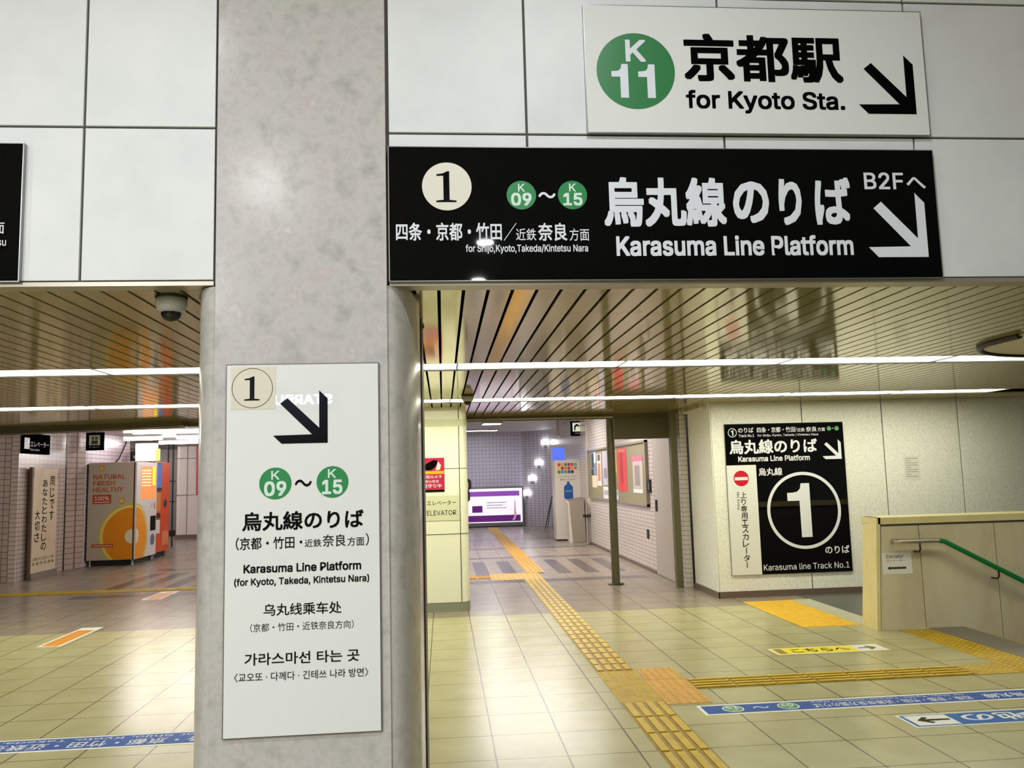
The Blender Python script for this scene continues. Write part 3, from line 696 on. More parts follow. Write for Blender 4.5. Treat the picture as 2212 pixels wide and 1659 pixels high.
# ================================================================== FLOOR STICKERS
M_blue = mat('blue_sticker', '#1A4C9E', 0.5, spec=0.2); M_blue2 = mat('sky_blue_sticker', '#1D62AA', 0.5, spec=0.2); M_swhite = mat('white_sticker', '#E4E6E0', 0.4)
def floor_sticker(name, label, x0, x1, y0, y1, m, flip, border=0.022, group=None):
    """flat sticker; local x along its reading direction, z up the letters, front towards the ceiling"""
    loc = (x1, y1, 0.0015) if flip else (x0, y0, 0.0015)
    o = thing(name, label, 'floor sticker', loc, (-PI / 2, 0, PI if flip else 0), group)
    W, H = x1 - x0, y1 - y0
    box('border', M_swhite, 0, W, 0, 0.0012, 0, H, o)
    rect(o, 'field', m, border, W - border, border, H - border, -0.0006, 0.0005)
    return o, W, H
def guide_band(label, x0, x1, y0, y1):
    o, W, H = floor_sticker('guide_sticker', label, x0, x1, y0, y1, M_blue, True, 0.022, 'long blue platform guide stickers')
    return o, W, H
o, W, H = guide_band('long blue floor sticker with two green station marks on the right', 1.636, 4.18, 5.295, 5.515)
rect(o, 'arrow_box', M_swhite, .03, .20, .035, H - .035, -0.0012, .0004); arrow(o, .06, .17, .055, H - .055, M_bletter, -.002)
text(o, '烏丸線', .33, .62, .075, .175, M_wletter, .01, -.0015)
text(o, '四条・京都・竹田・近鉄奈良方面のりば', .72, 1.80, .095, .18, M_wletter, .006, -.0015)
text(o, 'for Shijo, Kyoto, Takeda, Kintetsu Nara', .72, 1.78, .035, .075, M_wletter, 0, -.0015)
for cx, n in ((1.96, '09'), (2.33, '15')):
    MB().ring(cx, H / 2, .062, .07, -.0016, -.0008, 40).build('mark_ring', M_swhite, o); MB().disc(cx, H / 2, .063, -.0014, -.0008, 40).build('station_mark', M_green, o)
    text(o, 'K', cx - .016, cx + .016, H / 2 + .012, H / 2 + .045, M_wletter, .01, -.002); text(o, n, cx - .042, cx + .042, H / 2 - .045, H / 2 + .006, M_wletter, .02, -.002)
text(o, '〜', 2.09, 2.20, H / 2 - .02, H / 2 + .02, M_wletter, .01, -.0015)
o, W, H = guide_band('long blue floor sticker passing the marble pillar on the left', -3.72, -1.20, 5.28, 5.54)
text(o, '四条・京都・竹田・近鉄奈良方面のりば', .16, 2.25, .115, .225, M_wletter, .006, -.0015)
text(o, 'for Shijo, Kyoto, Takeda, Kintetsu Nara', .32, 2.2, .04, .09, M_wletter, 0, -.0015)
o, W, H = floor_sticker('elevator_sticker', 'sky blue floor sticker with black arrow in a white box, lower right', 2.765, 4.35, 4.84, 5.088, M_blue2, True, 0.016)
rect(o, 'arrow_box', M_swhite, W - .30, W - .035, .03, H - .03, -0.0012, .0004)
MB().prism([(W - .075, .122), (W - .14, .06), (W - .165, .075), (W - .135, .105), (W - .28, .112), (W - .28, .136), (W - .135, .138), (W - .165, .165), (W - .14, .185)], -.002, -.0012).build('arrow', M_bletter, o)
text(o, 'つ地の', .55, 1.22, .05, H - .05, M_wletter, .02, -.0015)
o, W, H = floor_sticker('direction_sticker', 'bright yellow floor sticker with black arrow before the half wall', 2.755, 3.725, 6.84, 7.085, mat('bright_yellow_sticker', '#F2DC14', 0.4), False, 0.012)
text(o, 'こちらへ', .16, .66, .06, H - .06, M_bletter, .012, -.0015)
rect(o, 'arrow_box', M_swhite, W - .25, W - .02, .016, H - .016, -.0012, .0004)
MB().prism([(W - .06, .122), (W - .12, .19), (W - .15, .175), (W - .115, .137), (W - .22, .132), (W - .22, .108), (W - .115, .107), (W - .15, .07), (W - .12, .055)], -.002, -.0012).build('arrow', M_bletter, o)
rect(o, 'side_print', mat('olive_print', '#8A7A1A', 0.5), .03, .10, .03, H - .03, -.0012, .0004)
M_os = mat('orange_sticker', '#D98A1E', 0.4)
def orange_st(x0, x1, y0, y1, label):
    o = thing('orange_sticker', label, 'floor sticker', (x0, y0, 0.0015), (-PI / 2, 0, 0), 'orange floor stickers')
    W, H = x1 - x0, y1 - y0
    box('border', M_swhite, 0, W, 0, 0.0012, 0, H, o); rect(o, 'field', M_os, .03, W - .03, .03, H - .16, -0.0008, .0006)
    for i in range(6): rect(o, 'print_line', mat('pale_orange_print', '#EBB35A', 0.4), .06 + .02 * (i % 2), W - .06, .09 + i * .12, .12 + i * .12, -.0012, .0004)
orange_st(-3.99, -3.76, 8.63, 9.66, 'orange floor sticker on the cream tiles at the left')
orange_st(-4.10, -3.84, 11.76, 12.58, 'orange floor sticker on the brown tiles beside the yellow guide line')

# ================================================================== DOME CAMERAS
def dome_camera(loc, s, label):
    o = thing('dome_camera', label, 'security camera', loc, group='dome cameras under the low ceiling')
    MB().lathe([(0, 0), (.068 * s, 0), (.070 * s, -.006), (.068 * s, -.014)], n=40).build('mount', M_dark, o)
    MB().lathe([(.0, -.012 * s), (.066 * s, -.012 * s), (.068 * s, -.05 * s), (.060 * s, -.078 * s), (.046 * s, -.092 * s), (.038 * s, -.094 * s), (0, -.094 * s)], n=40).build('housing', mat('grey_white_plastic', '#B4B2B0', 0.4), o)
    MB().lathe([(.043 * s, -.085 * s), (.043 * s, -.104 * s), (.037 * s, -.124 * s), (.024 * s, -.139 * s), (0, -.145 * s)], n=40).build('dome', mat('smoked_dome', '#0A0A0A', 0.05), o)
    o.scale = (1.06, 1.06, 0.86)
    return o
d1 = dome_camera((-1.168, 3.64, ZC), 0.92, 'grey dome camera with dark lens just left of the marble pillar')
text(d1, 'itis', -.022, .004, -.044, -.036, M_bletter, 0, -.064)
dome_camera((0.262, 8.30, ZC), 0.85, 'small dome camera under the far light strip before the elevator pillar')

# round steel pole
po = thing('steel_pole', 'round olive steel pole standing in front of the notice board', 'pole', (2.372, 11.52, 0))
MB().lathe([(0, 0), (.11, 0), (.11, .012), (.06, .014)], n=32).build('base_plate', M_dark, po)
MB().lathe([(.057, .012), (.057, ZC + .03)], n=32).build('shaft', mat('olive_steel', '#6A6751', 0.3, 0.4), po)
pp = thing('conduit_pipe', 'pale pipe under the ceiling along the side of the stone wall', 'pipe', (3.25, 10.02, 2.32))
MB().tube([(0, 0, 0), (0, .95, 0), (-.02, 1.0, -.01), (-.09, 1.02, -.015)], .018, 12).build('pipe', mat('pale_pipe', '#D6D2B8', 0.35), pp)
MB().box(-.021, .042, .3, .315, -.021, .045).box(-.021, .042, .8, .815, -.021, .045).build('clamp', mat('pale_pipe', '#D6D2B8'), pp)

# ================================================================== CORRIDOR ON THE RIGHT
def wall_thing(name, label, cat, y_far, z0, x=3.2, group=None):
    """thing on the corridor wall facing left; local x runs towards the camera"""
    return thing(name, label, cat, (x, y_far, z0), (0, 0, -PI / 2), group)
nb = wall_thing('notice_board', 'long grey framed notice board on the tiled corridor wall', 'notice board', 17.9, 1.0)
Wb, Hb = 5.2, 1.04
box('board', mat('olive_felt', '#8C8468', 0.7), 0.03, Wb - .03, -0.02, 0, 0.03, Hb - .03, nb)
MB().box(0, Wb, -.05, 0, 0, .035).box(0, Wb, -.05, 0, Hb - .035, Hb).box(0, .04, -.05, 0, 0, Hb).box(Wb - .05, Wb, -.05, 0, 0, Hb).build('frame', mat('board_frame', '#9B9284', 0.4, .3), nb)
def board_poster(y1, y0, z0, z1, col, label, bands=()):
    o = wall_thing('poster', label, 'poster', y1, z0, 3.178, 'papers pinned to the corridor notice board')
    box('sheet', mat('poster_' + col, '#' + col, 0.5), 0, y1 - y0, -0.003, 0, 0, z1 - z0, o)
    for c, a, b_, d, e in bands: rect(o, 'print_block', mat('print_' + c, '#' + c, 0.5), a * (y1 - y0), b_ * (y1 - y0), d * (z1 - z0), e * (z1 - z0), -.0042)
board_poster(17.55, 16.95, 1.50, 2.0, '7F8FA0', 'blue grey picture poster at the far end of the notice board', (('3A4450', .1, .5, .3, .9), ('D8DCE0', .55, .9, .5, .95), ('2C2F36', .0, .4, 0, .25)))
board_poster(17.5, 16.95, 1.24, 1.49, 'E3D8B8', 'cream sheet below the blue grey picture poster')
board_poster(16.9, 16.45, 1.28, 1.93, 'E5DDD0', 'tall white sheet with red lines beside the blue grey poster', (('C77F70', .2, .8, .15, .7), ('6B5340', .2, .8, .78, .98)))
board_poster(16.3, 15.75, 1.30, 1.96, 'BDB9C4', 'pale lilac poster left of the steel pole', (('8B8694', .2, .8, .2, .5),))
board_poster(16.3, 15.75, 1.04, 1.27, 'DCDCE0', 'white leaflet low on the board left of the pole', (('A9A9B0', .1, .9, .3, .7),))
board_poster(15.25, 14.92, 1.36, 1.96, 'CFA566', 'narrow orange poster just right of the steel pole', (('7A5A3A', .2, .8, 0, .3),))
board_poster(15.25, 14.92, 1.05, 1.22, 'DDE0E6', 'small white leaflets low on the board right of the pole', (('9A9AA0', .1, .9, .4, .9),))
board_poster(14.85, 14.15, 1.21, 1.96, 'D8454A', 'tall red poster on the notice board', (('B52F38', .3, .6, .2, .9), ('EE7A6A', .1, .9, .93, .98)))
board_poster(13.68, 12.98, 1.20, 1.80, 'B9AFA6', 'grey poster with pink heading at the near end of the board', (('E06A86', 0, 1, .86, 1), ('8E8684', .2, .7, .2, .75), ('E2DEDA', 0, .9, 0, .1)))
sw = wall_thing('wall_switch', 'dark switch box between notice board and grey door', 'switch', 12.66, 1.22)
box('box', M_dark, 0, 0.10, -0.03, 0, 0, 0.20, sw); box('cover', M_alu, .02, .08, -.034, -.03, .05, .15, sw)
sw2 = wall_thing('wall_socket', 'small dark socket low on the tiles left of the grey door', 'socket', 12.95, 0.50)
box('plate', M_dark, 0, 0.12, -0.012, 0, 0, 0.14, sw2)

ks = thing('water_kiosk', 'tall white water refill kiosk with blue bottle picture in the corridor', 'kiosk', (2.60, 19.2, 0))
M_kw = mat('white_kiosk', '#D6CEC2', 0.35)
MB().prism([(0, 0.03), (0.66, 0.03), (0.60, 1.86), (0, 1.86)], 0, 0.45).build('cabinet', M_kw, ks, 0.01)
box('plinth', M_dark, .02, .64, .02, .43, 0, .03, ks)
cols = ['D6323A', 'D9A63A', '3E8E4A', 'B5303A', 'E0452E', '4FB0D8', 'F0BE2E', 'A02848', 'E8762E', 'C22E7A', 'EE9A34', 'BE8A34', '3E7A44', '2E8AC8', '4EA048', '1E5A8E', '223C6A']
for i, c in enumerate(cols):
    r_, k_ = divmod(i, 6); rect(ks, 'colour_tile', mat('tile_' + c, '#' + c, 0.4), .075 + k_ * .078, .140 + k_ * .078, 1.72 - r_ * .085, 1.79 - r_ * .085, -.0015)
text(ks, 'マイボトルに', .09, .52, 1.455, 1.50, mat('green_print', '#5A7A50', .5), 0.01); text(ks, '給水できます', .13, .48, 1.385, 1.43, M_bletter, 0.0)
MB().prism([(.21, .98), (.23, .955), (.40, .955), (.42, .98), (.42, 1.24), (.36, 1.30), (.345, 1.31), (.345, 1.36), (.285, 1.36), (.285, 1.31), (.27, 1.30), (.21, 1.24)], -.002, 0).build('bottle_picture', mat('bottle_blue', '#15549E', .4), ks)
text(ks, 'WATER', .25, .38, 1.12, 1.15, M_lgreen, 0, -.003)
bn = thing('waste_bin', 'grey bin with sloping top beside the white kiosk', 'bin', (2.89, 18.6, 0))
MB().add([(0, 0, 0), (.30, 0, 0), (.30, .35, 0), (0, .35, 0), (-.06, 0, .90), (.28, 0, .94), (.28, .35, 1.0), (-.06, .35, .96)], [(0, 3, 2, 1), (4, 5, 6, 7), (0, 1, 5, 4), (1, 2, 6, 5), (2, 3, 7, 6), (3, 0, 4, 7)]).build('body', mat('grey_bin', '#968C7C', 0.45), bn, 0.008)
MB().add([(-.075, 0, .0), (0, 0, 0), (0, .3, 0), (-.075, .3, 0), (-.09, 0, .88), (-.062, 0, .90), (-.062, .3, .93), (-.09, .3, .9)], [(0, 3, 2, 1), (4, 5, 6, 7), (0, 1, 5, 4), (1, 2, 6, 5), (2, 3, 7, 6), (3, 0, 4, 7)]).build('side_panel', M_kw, bn)
ex = thing('standpipe', 'dark standpipe fittings on the wall right of the bin', 'standpipe', (3.12, 17.98, 0))
MB().lathe([(0, 0), (.06, 0), (.06, .02), (.03, .03), (.03, .9), (0, .9)], n=16).build('pipe', mat('grey_pipe', '#7A7068', .5), ex)
MB().tube([(-.09, 0, .62), (.09, 0, .62)], .035, 10).tube([(0, -.07, .62), (0, .03, .62)], .03, 10).build('valve', M_dark, ex)
tv = thing('wall_monitor', 'wall monitor with blue screen above the white kiosk', 'monitor', (2.60, 19.75, 1.83))
box('frame', mat('silver_frame', '#B8B4B8', .35, .3), 0, .37, 0, .08, 0, .40, tv); box('screen', mat('blue_screen', '#3C56C8', .2, emit=1.1, ecol='#4E68D8'), .03, .33, -.004, 0.01, .02, .34, tv)
hs = thing('hanging_sign', 'black pictogram sign hanging in the corridor above the kiosk', 'sign', (2.985, 19.0, 2.41))
box('panel', M_matblack, 0, .30, 0, .05, 0, .345, hs); rect(hs, 'pictogram_field', mat('lit_pictogram', '#E6F0D6', .4, emit=.5, ecol='#E6F0D6'), .045, .24, .105, .31)
MB().prism([(.08, .13), (.11, .13), (.115, .2), (.15, .235), (.2, .21), (.21, .235), (.17, .275), (.13, .28), (.085, .23)], -.0025, -.001).build('pictogram', M_bletter, hs)
text(hs, 'お手洗', .09, .2, .045, .075, M_wletter, 0); MB().box(.14, .16, .02, .04, .345, .45).build('hanger', M_alu, hs)
du = thing('wall_duct', 'narrow metal duct hanging high on the corridor wall', 'duct', (2.70, 19.3, 2.38))
box('channel', mat('duct_metal', '#8E8480', .4, .4), 0, .055, 0, .05, .05, .47, du); MB().lathe([(0, 0), (.02, 0), (.02, .05), (0, .05)], (.045, .02, 0)).build('nozzle', M_swhite, du)
vt_ = thing('corner_trim', 'pale vertical trim on the tiled wall at the end of the board', 'trim', (3.17, 18.05, 0))
box('profile', mat('pale_trim', '#CFC2B2', .4), 0, .03, 0, .07, 0.02, 2.86, vt_)
es_ = thing('easel_stand', 'thin black easel leg leaning near the corridor end', 'stand', (2.80, 23.0, 0.0))
MB().tube([(0, 0, .02), (.22, 0, .93)], .013, 8).build('leg', M_dark, es_); MB().tube([(.10, .25, .02), (.22, 0, .93)], .01, 8).build('rear_leg', M_dark, es_); MB().tube([(.07, 0, .32), (.14, .17, .32)], .006, 8).build('stay', M_dark, es_)

ad = thing('light_box', 'purple and white illuminated advertisement box at the corridor end', 'advertisement', (0.60, 25.12, 0.0))
box('case', mat('ad_case', '#77767A', .4, .3), 0, 1.83, 0, .12, 0.02, 1.20, ad, .01)
box('screen', mat('lit_ad', '#EDE6F4', .3, emit=.8, ecol='#EDE6F4'), .12, 1.78, -.01, 0.02, .13, 1.15, ad)
rect(ad, 'upper_band', mat('violet_lit', '#9B52C4', .4, emit=.35, ecol='#9B52C4'), .14, 1.70, .92, 1.07, -.012); rect(ad, 'lower_band', mat('purple_lit', '#6B1C82', .4, emit=.3, ecol='#6B1C82'), .14, 1.72, .16, .35, -.012)
rect(ad, 'square_block', MATS['purple_lit'], .26, .57, .44, .64, -.012)
for i in range(3): rect(ad, 'print_line', mat('pale_print_blue', '#AEB6CE', .5), .70, 1.30 - .1 * (i % 2), .56 + .08 * i, .58 + .08 * i, -.012)
MB().prism([(1.47, .22), (1.52, .28), (1.53, .45), (1.545, .78), (1.57, .78), (1.58, .45), (1.60, .33), (1.55, .2), (1.5, .18)], -.014, -.011).build('bottle_picture', mat('pink_print', '#E2A6C4', .4, emit=.3, ecol='#E2A6C4'), ad)
for i, (lx, lz) in enumerate(((3.06, 2.495), (2.87, 1.89), (2.68, 1.43), (2.52, 0.99))):  # glowing boxes stand in for ceiling lamp reflections on the glossy tiles
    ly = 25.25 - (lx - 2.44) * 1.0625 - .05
    o = thing('tile_glint', 'glowing box as reflection on the corridor corner wall, ' + ('topmost of the slanting row', 'second from the top of the row', 'third from the top of the row', 'lowest, beside the purple advertisement')[i], 'reflection', (lx, ly, lz), (0, 0, -.816), 'glowing reflection boxes on the corridor corner wall')
    box('lens', M_glint, -.11, .11, -.06, 0, -.07, .07, o, .01); box('back_plate', M_alu, -.05, .05, -.0, .03, -.16, -.07, o)
def panel_lamp(x, y, z, w, d, label, m):
    o = thing('ceiling_panel', label, 'ceiling light', (x, y, z)); box('diffuser', m, -w / 2 + .02, w / 2 - .02, -d / 2 + .02, d / 2 - .02, -.03, -.012, o)
    MB().box(-w / 2, w / 2, -d / 2, -d / 2 + .02, -.035, 0).box(-w / 2, w / 2, d / 2 - .02, d / 2, -.035, 0).box(-w / 2, -w / 2 + .02, -d / 2, d / 2, -.035, 0).box(w / 2 - .02, w / 2, -d / 2, d / 2, -.035, 0).build('frame', M_alu, o)
panel_lamp(1.24, 20.6, 2.86, .5, .6, 'square ceiling lamp before the corridor end wall', M_cool)
panel_lamp(1.5, 13.2, 2.86, 2.0, .9, 'ceiling lamp just inside the corridor opening', M_cpan)
panel_lamp(1.5, 16.6, 2.86, 2.0, .9, 'ceiling lamp in the middle of the corridor', M_cpan)
panel_lamp(1.0, 23.6, 2.86, 1.2, .4, 'ceiling lamp close to the corridor end wall', M_cool)

# ================================================================== LEFT HALL THINGS
els = thing('elevator_sign', 'black elevator sign on the pink tiled wall', 'sign', (-7.076, 14.52, 2.13), (0, 0, PI / 2))
box('panel', M_matblack, 0, .98, -.03, 0, 0, .35, els); rect(els, 'pictogram_field', M_swhite, .06, .24, .08, .27, -.032)
MB().box(.10, .20, -.034, -.032, .11, .17).box(.10, .14, -.034, -.032, .19, .24).box(.16, .2, -.034, -.032, .19, .24).build('pictogram', M_bletter, els)
text(els, 'エレベーター', .27, .93, .12, .22, M_wletter, .012, -.032); text(els, 'Elevator', .27, .60, .055, .09, M_wletter, 0, -.032)
hb = thing('hanging_sign', 'square black pictogram sign beside the lit tile wall on the left', 'sign', (-6.875, 16.58, 2.236))
box('panel', M_matblack, 0, .33, 0, .04, 0, .35, hb); rect(hb, 'pictogram_field', mat('pictogram_grey', '#C6CBBE', .4), .06, .265, .10, .295); 
MB().box(.10, .225, -.003, -.001, .12, .19).box(.11, .15, -.003, -.001, .21, .26).box(.175, .215, -.003, -.001, .21, .26).build('pictogram', mat('olive_pictogram', '#4A5030', .5), hb)
text(hb, 'コインロッカー', .06, .27, .05, .08, M_wletter, 0); MB().box(.15, .18, .01, .03, .35, .37).build('hanger', M_alu, hb)
cb = thing('black_cable', 'black cable hanging down the lit tile wall above the vending machine', 'cable', (-6.915, 18.6, 2.0))
MB().tube([(0, .15, .62), (0, .12, .45), (0.005, -.05, .3), (0.005, -.25, .12), (0.01, -.42, .045)], .012, 8).build('cord', M_dark, cb)

sb = thing('message_board', 'cream standing message board with vertical brush lettering', 'sign board', (-7.02, 14.80, 0), (0, 0, PI / 2))
M_cb = mottled('cream_board', ['#D3BFA0', '#DDCBAE', '#E4D4BA'], 2.5, rough=.5)
box('board', M_cb, .02, .92, -.03, 0, .10, 1.88, sb); box('foot', mat('foot_grey', '#8A8078', .5), 0, .94, -.06, .02, 0, .10, sb)
MB().box(-.03, .02, -.035, .01, .02, 1.78).box(-.04, .03, -.04, .012, 1.72, 1.90).build('side_rail', mat('brown_rail', '#6A564A', .5), sb); box('clip', M_dark, .925, .94, -.03, 0, 1.70, 1.80, sb)
def vertical(o, s, x0, x1, z1, z0, m, y):
    h = (z1 - z0) / len(s)
    for i, c in enumerate(s): text(o, c, x0, x1, z1 - h * (i + 1) + h * .08, z1 - h * i - h * .08, m, .015, y)
vertical(sb, '同じです', .64, .80, 1.76, .95, M_bletter, -.031); vertical(sb, 'あなたとわたしの', .36, .54, 1.70, .45, M_bletter, -.031); vertical(sb, '大切さ', .12, .29, 1.18, .60, M_bletter, -.031)
text(sb, '人権を守る 自立と 共生', .07, .86, .30, .355, M_bletter, 0, -.031); text(sb, '京 都 市 交 通 局', .07, .86, .22, .275, M_bletter, 0, -.031)

M_vg = mat('vending_grey', '#B9AC9A', .35); M_vw = mat('vending_white', '#E6DFDC', .3); M_vo = mat('vending_orange', '#E2521E', .3); M_brown = mat('rust_print', '#B4531E', .4)
vm = thing('vending_machine', 'grey juice vending machine with a large orange slice picture', 'vending machine', (-6.90, 16.80, 0))
Wv, Dv, Z0, Z1 = 0.89, 1.16, 0.115, 2.0
box('body', M_vg, 0, Wv, 0, Dv, Z0, Z1, vm, .008)
box('front_door', M_vw, Wv, Wv + .025, 0.01, Dv - .005, Z0, Z1, vm, .006)
box('edge_trim', mat('brown_edge', '#4A2E1E', .4), Wv - .03, Wv - .005, -.004, 0.0, Z0, Z1, vm); box('back_edge', M_dark, -.02, 0.0, -.002, Dv, Z0, Z1 - .03, vm)
box('base', M_dark, .06, .82, .10, Dv - .08, 0, Z0, vm)
for lx, ly in ((.05, .06), (.84, .06), (.05, Dv - .06), (.84, Dv - .06)): MB().lathe([(0, 0), (.035, 0), (.03, .02), (.02, .03), (.02, Z0)], (lx, ly, 0), 12).build('leg', M_alu, vm)
def arc_poly(cx, cz, r, rz, x_hi, z_lo, n=60):
    p = [(cx + r * math.cos(a), cz + rz * math.sin(a)) for a in [PI / 2 + PI * i / n for i in range(n + 1)]]
    return [q for q in p if q[1] >= z_lo]
def half_slice(o, edge, side, name, cx, cz, r, m, y, z_lo):
    n = 48; pts = []
    for i in range(n + 1):
        a = PI / 2 + PI * i / n
        x, z = r * math.cos(a), cz + r * math.sin(a)
        if z >= z_lo: pts.append((x, z))
    pts = [(0, cz + r)] + pts[1:]; pts.append((pts[-1][0], z_lo)) if pts[-1][1] > z_lo else None
    pts.append((0, z_lo))
    return [(cx + (p[0] if side < 0 else -p[0]), p[1]) for p in pts]
# side picture (faces the camera)
for r, c, y in ((.63, 'C8C03A', -.0012), (.60, 'E8D27A', -.0020), (.555, 'E08A08', -.0028), (.14, 'E8DCC0', -.0036)):
    MB().prism(half_slice(None, 0, -1, '', Wv - .035, .56, r, None, 0, Z0 + .01), y, y + .0008).build('fruit_picture', mat('fruit_' + c, '#' + c, .35), vm)
for i, (s, q) in enumerate((('NATURAL', (.095, .70, 1.675, 1.77)), ('FRESH', (.095, .50, 1.552, 1.647)), ('HEALTHY', (.095, .665, 1.425, 1.52)))): text(vm, s, *q, M_brown, .02)
rect(vm, 'badge', mat('rust_badge', '#B9401E', .4), .095, .44, 1.20, 1.375); text(vm, '100%', .13, .40, 1.27, 1.345, M_cream, .02, -.003)
rect(vm, 'badge_line', M_cream, .12, .41, 1.225, 1.24, -.002)
rect(vm, 'pill_label', MATS['rust_badge'], .10, .50, .365, .425, -.005); rect(vm, 'pill_line', M_cream, .13, .47, .388, .402, -.006)
for cx, cz in ((.245, 1.89), (.64, 1.25)): MB().disc(cx, cz, .065, -.0012, 0).build('sun_picture', mat('sun_gold', '#C99A4A', .4), vm); MB().disc(cx, cz, .03, -.0024, -.001).build('sun_picture', mat('sun_pale', '#E0C070', .4), vm)
# front face fittings (faces the hall); helper frame turned to face +x
vf = bpy.data.objects.new('front_panel', None); C.objects.link(vf); vf.parent = vm; vf.location = (Wv + .026, 0, 0); vf.rotation_euler = (0, 0, PI / 2)
for r, c, y in ((.63, 'C8C03A', -.0012), (.60, 'E8D27A', -.0020), (.555, 'F09A10', -.0028), (.14, 'E8DCC0', -.0036)):
    MB().prism(half_slice(None, 0, 1, '', 0.012, .56, r, None, 0, Z0 + .01), y, y + .0008).build('fruit_picture', mat('fruit_' + c, '#' + c, .35), vf)
rect(vf, 'menu_panel', mat('menu_orange', '#E98A4A', .3, emit=.5, ecol='#F09A50'), .22, 1.08, 1.26, 1.92)
for i in range(6): rect(vf, 'menu_line', mat('menu_pale', '#F4D8A8', .4, emit=.5, ecol='#F4D8A8'), .26, .80, 1.52 + .06 * i, 1.55 + .06 * i, -.002)
rect(vf, 'yellow_panel', mat('lit_yellow', '#F0E010', .4, emit=.8, ecol='#F0E010'), .88, 1.05, 1.54, 1.91, -.003)
box('outlet', M_bletter, .80, 1.10, -.006, 0, .614, .91, vf); MB().disc(.93, .43, .115, -.008, 0).build('round_port', mat('port_grey', '#6E7C8C', .2), vf)
text(vf, 'オレンジ', .80, .95, 1.08, 1.18, M_brown, 0); rect(vf, 'red_label', M_red, 1.0, 1.05, 1.05, 1.17)
hd = thing('lit_sign', 'bright white illuminated sign box above the juice vending machine', 'sign', (-6.36, 17.72, 2.006))
box('case', M_swhite, 0, .42, .02, .14, .03, .40, hd); box('screen', mat('lit_white', '#F6F8FF', .3, emit=3.0, ecol='#F2F6FF'), .03, .40, 0, .03, .05, .38, hd)
box('side_light', mat('lit_lime', '#DCE83A', .3, emit=1.5, ecol='#DCE83A'), .42, .46, .0, .14, .04, .28, hd); MB().box(.1, .13, .05, .1, 0, .03).box(.3, .33, .05, .1, 0, .03).build('foot', M_alu, hd)
for lx in (.10, .19, .28): rect(hd, 'print_stroke', mat('pale_blue_print', '#B8C4EC', .4, emit=1.4, ecol='#B8C4EC'), lx, lx + .03, .11, .30, -.003)

vo = thing('vending_machine', 'orange vending machine with dark screen behind the grey one', 'vending machine', (-6.90, 18.0, 0))
box('body', M_vo, 0, .87, 0, .92, .12, 2.02, vo, .01)
vq = bpy.data.objects.new('front_panel', None); C.objects.link(vq); vq.parent = vo; vq.location = (.872, 0, 0); vq.rotation_euler = (0, 0, PI / 2)
box('screen', mat('grey_blue_screen', '#5C6EA8', .1, emit=.35, ecol='#6A7CC0'), .04, .36, -.012, 0, 1.48, 1.98, vq); box('screen_frame', M_dark, .02, .38, -.008, 0, 1.40, 2.0, vq)
rect(vq, 'control_panel', mat('control_amber', '#D98A3A', .4), .05, .33, .98, 1.38, -.003); box('slot', M_dark, .07, .30, -.012, 0, .84, .94, vq); rect(vq, 'label_sheet', M_swhite, .05, .30, .52, .80, -.003)
MB().disc(.62, 1.135, .085, -.012, 0).build('dispenser', mat('port_dark', '#3A4A58', .2), vq); rect(vq, 'label_sheet', mat('pale_orange', '#F08A5A', .4), .44, .86, .25, .55, -.003)
box('base', M_dark, .06, .80, .08, .84, 0, .12, vo)
for lx, ly in ((.05, .06), (.82, .06), (.05, .86), (.82, .86)): MB().lathe([(0, 0), (.03, 0), (.02, .02), (.02, .12)], (lx, ly, 0), 12).build('leg', M_alu, vo)
ps2 = thing('small_notice', 'small dark notice plate above the juice vending machine', 'sign', (-6.90, 18.95, 2.08))
box('plate', M_black, .0, .30, 0, .03, 0, .22, ps2); text(ps2, '駅長室', .06, .26, .05, .12, M_wletter, 0)
for i, (x0, x1, y, z, lab) in enumerate(((-5.55, -4.3, 15.35, 2.5, 'nearest'), (-6.5, -5.75, 17.5, 2.5, 'middle, over the orange machine'), (-6.45, -5.6, 19.45, 2.5, 'farthest'), (-5.45, -4.2, 17.5, 2.5, 'middle, next to the white far pillar'))):
    o = thing('tube_light', 'long white tube light in the left hall, ' + lab, 'ceiling light', (x0, y, z), group='tube lights of the left hall')
    MB().tube([(0, 0, 0), (x1 - x0, 0, 0)], .042, 12).build('tube', M_far, o); box('fixture', M_swhite, 0, x1 - x0, -.06, .06, .03, .10, o)
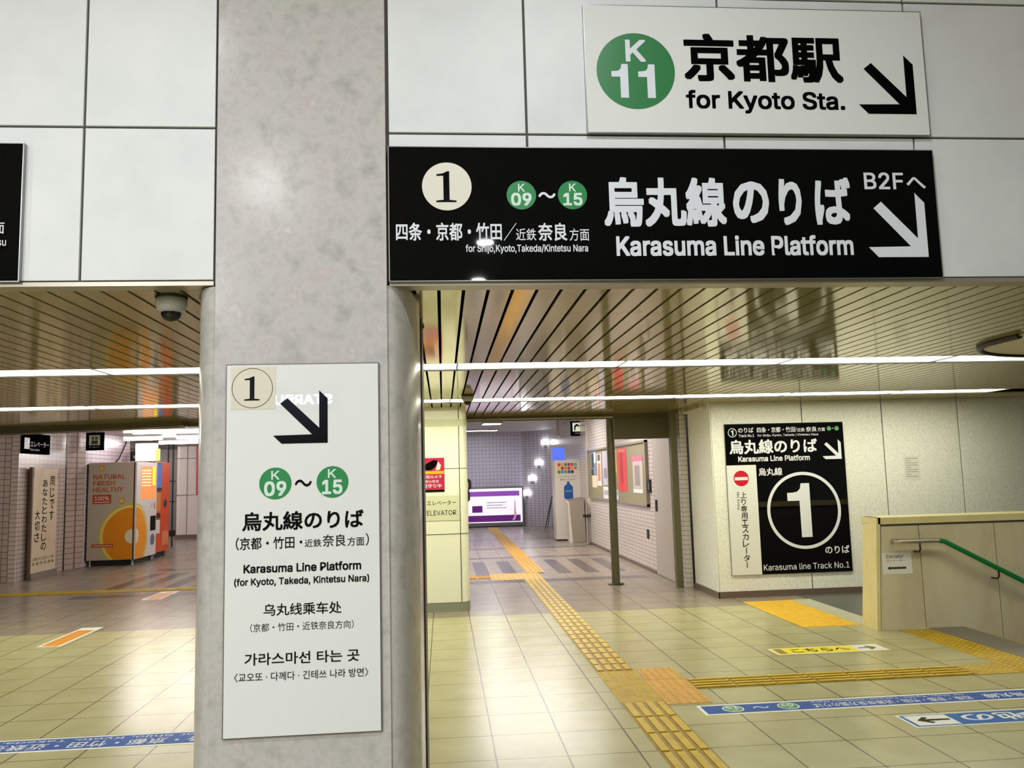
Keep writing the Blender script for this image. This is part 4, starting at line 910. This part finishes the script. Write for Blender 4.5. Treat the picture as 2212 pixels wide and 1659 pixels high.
# added unseen tube lights, brighter than the visible ones, to light the left hall
for y in (13.4, 16.4, 21.5, 23.6):
    for x in (-10.0, -3.4):
        o = thing('tube_light', 'added unseen fill tube of the left hall behind the %s, %s row' % ('marble pillar' if x > -5 else 'pink tiled block', {13.4: 'nearest', 16.4: 'second', 21.5: 'third', 23.6: 'farthest'}[y]), 'ceiling light', (x, y, 2.5), group='tube lights of the left hall')
        MB().tube([(0, 0, 0), (1.25, 0, 0)], .042, 12).build('tube', M_fill, o); box('fixture', M_swhite, 0, 1.25, -.06, .06, .03, .10, o)
rk = thing('wall_pipes', 'dark vertical pipes between the orange machine and the white pillar', 'pipes', (-6.90, 21.5, 0))
for i in range(2): MB().tube([(i * .12, 0, 0), (i * .12, 0, 2.58)], .02, 8).build('pipe', M_dark, rk)
MB().box(-.05, .2, -.03, .03, .25, .4).box(-.04, .17, -.02, .02, 1.1, 1.13).box(-.04, .17, -.02, .02, 1.6, 1.63).build('bracket', M_dark, rk)

# ================================================================== NEAR CONCOURSE LAMPS AND SHOP SIGN (behind the camera)
WATT = {1.48: .42, 1.45: .62, -1.41: .8, -3.59: .8, -5.7: .8, .9: .7, -2.5: 3.3, -5.4: 4.6, -.6: .15, -3.2: .3}
def downlight(x, y, label):
    o = thing('downlight', label, 'ceiling light', (x, y, 4.6), group='round downlights of the near concourse')
    MB().lathe([(.11, 0), (.15, 0), (.15, -.02), (.125, -.03), (.11, -.03)], n=32).build('ring', M_alu, o)
    MB().lathe([(0, -.012), (.11, -.012)], n=32).build('lens', M_lens, o)
    ld = bpy.data.lights.new('bulb', 'AREA'); ld.shape = 'DISK'; ld.size = .2 if abs(x) < 3 else .3; ld.energy = LAMP_W * WATT[y]; ld.color = (.935, .96, 1.0)
    lo = bpy.data.objects.new('bulb', ld); C.objects.link(lo); lo.parent = o; lo.location = (0, 0, -.035)
for x, y, l in ((-1.68, 1.48, 'nearest the marble pillar'), (.62, 1.45, 'added fill above the big white station sign'), (-1.77, -1.41, 'second in the left row'), (.60, -3.59, 'nearer one of the middle pair'), (.60, -5.7, 'rear one of the middle pair'),
                (-4.6, .9, 'added fill in the outer left row'), (-3.9, -2.5, 'added fill behind in the outer left row'), (-3.9, -5.4, 'added fill at rear of the outer left row'), (5.8, -.6, 'added fill in the outer right row'), (8.2, -3.2, 'added fill at rear of the outer right row')):  # outer rows and station sign lamp added to brighten the front panels
    downlight(x, y, 'round recessed downlight high over the concourse, ' + l)
sh = thing('shop_sign', 'illuminated shop sign letters across the concourse', 'sign', (-1.94, -7.95, 2.87), (0, 0, PI))
M_shop = mat('shop_letters', '#FFFFFF', .4, emit=20.0, ecol=(.55, .60, 1.0))
box('backboard', M_dark, -.1, 1.75, .02, .05, -.12, .38, sh); text(sh, 'STARBUCKS', 0.0, 1.55, .02, .20, M_shop, .03)

flush_text()
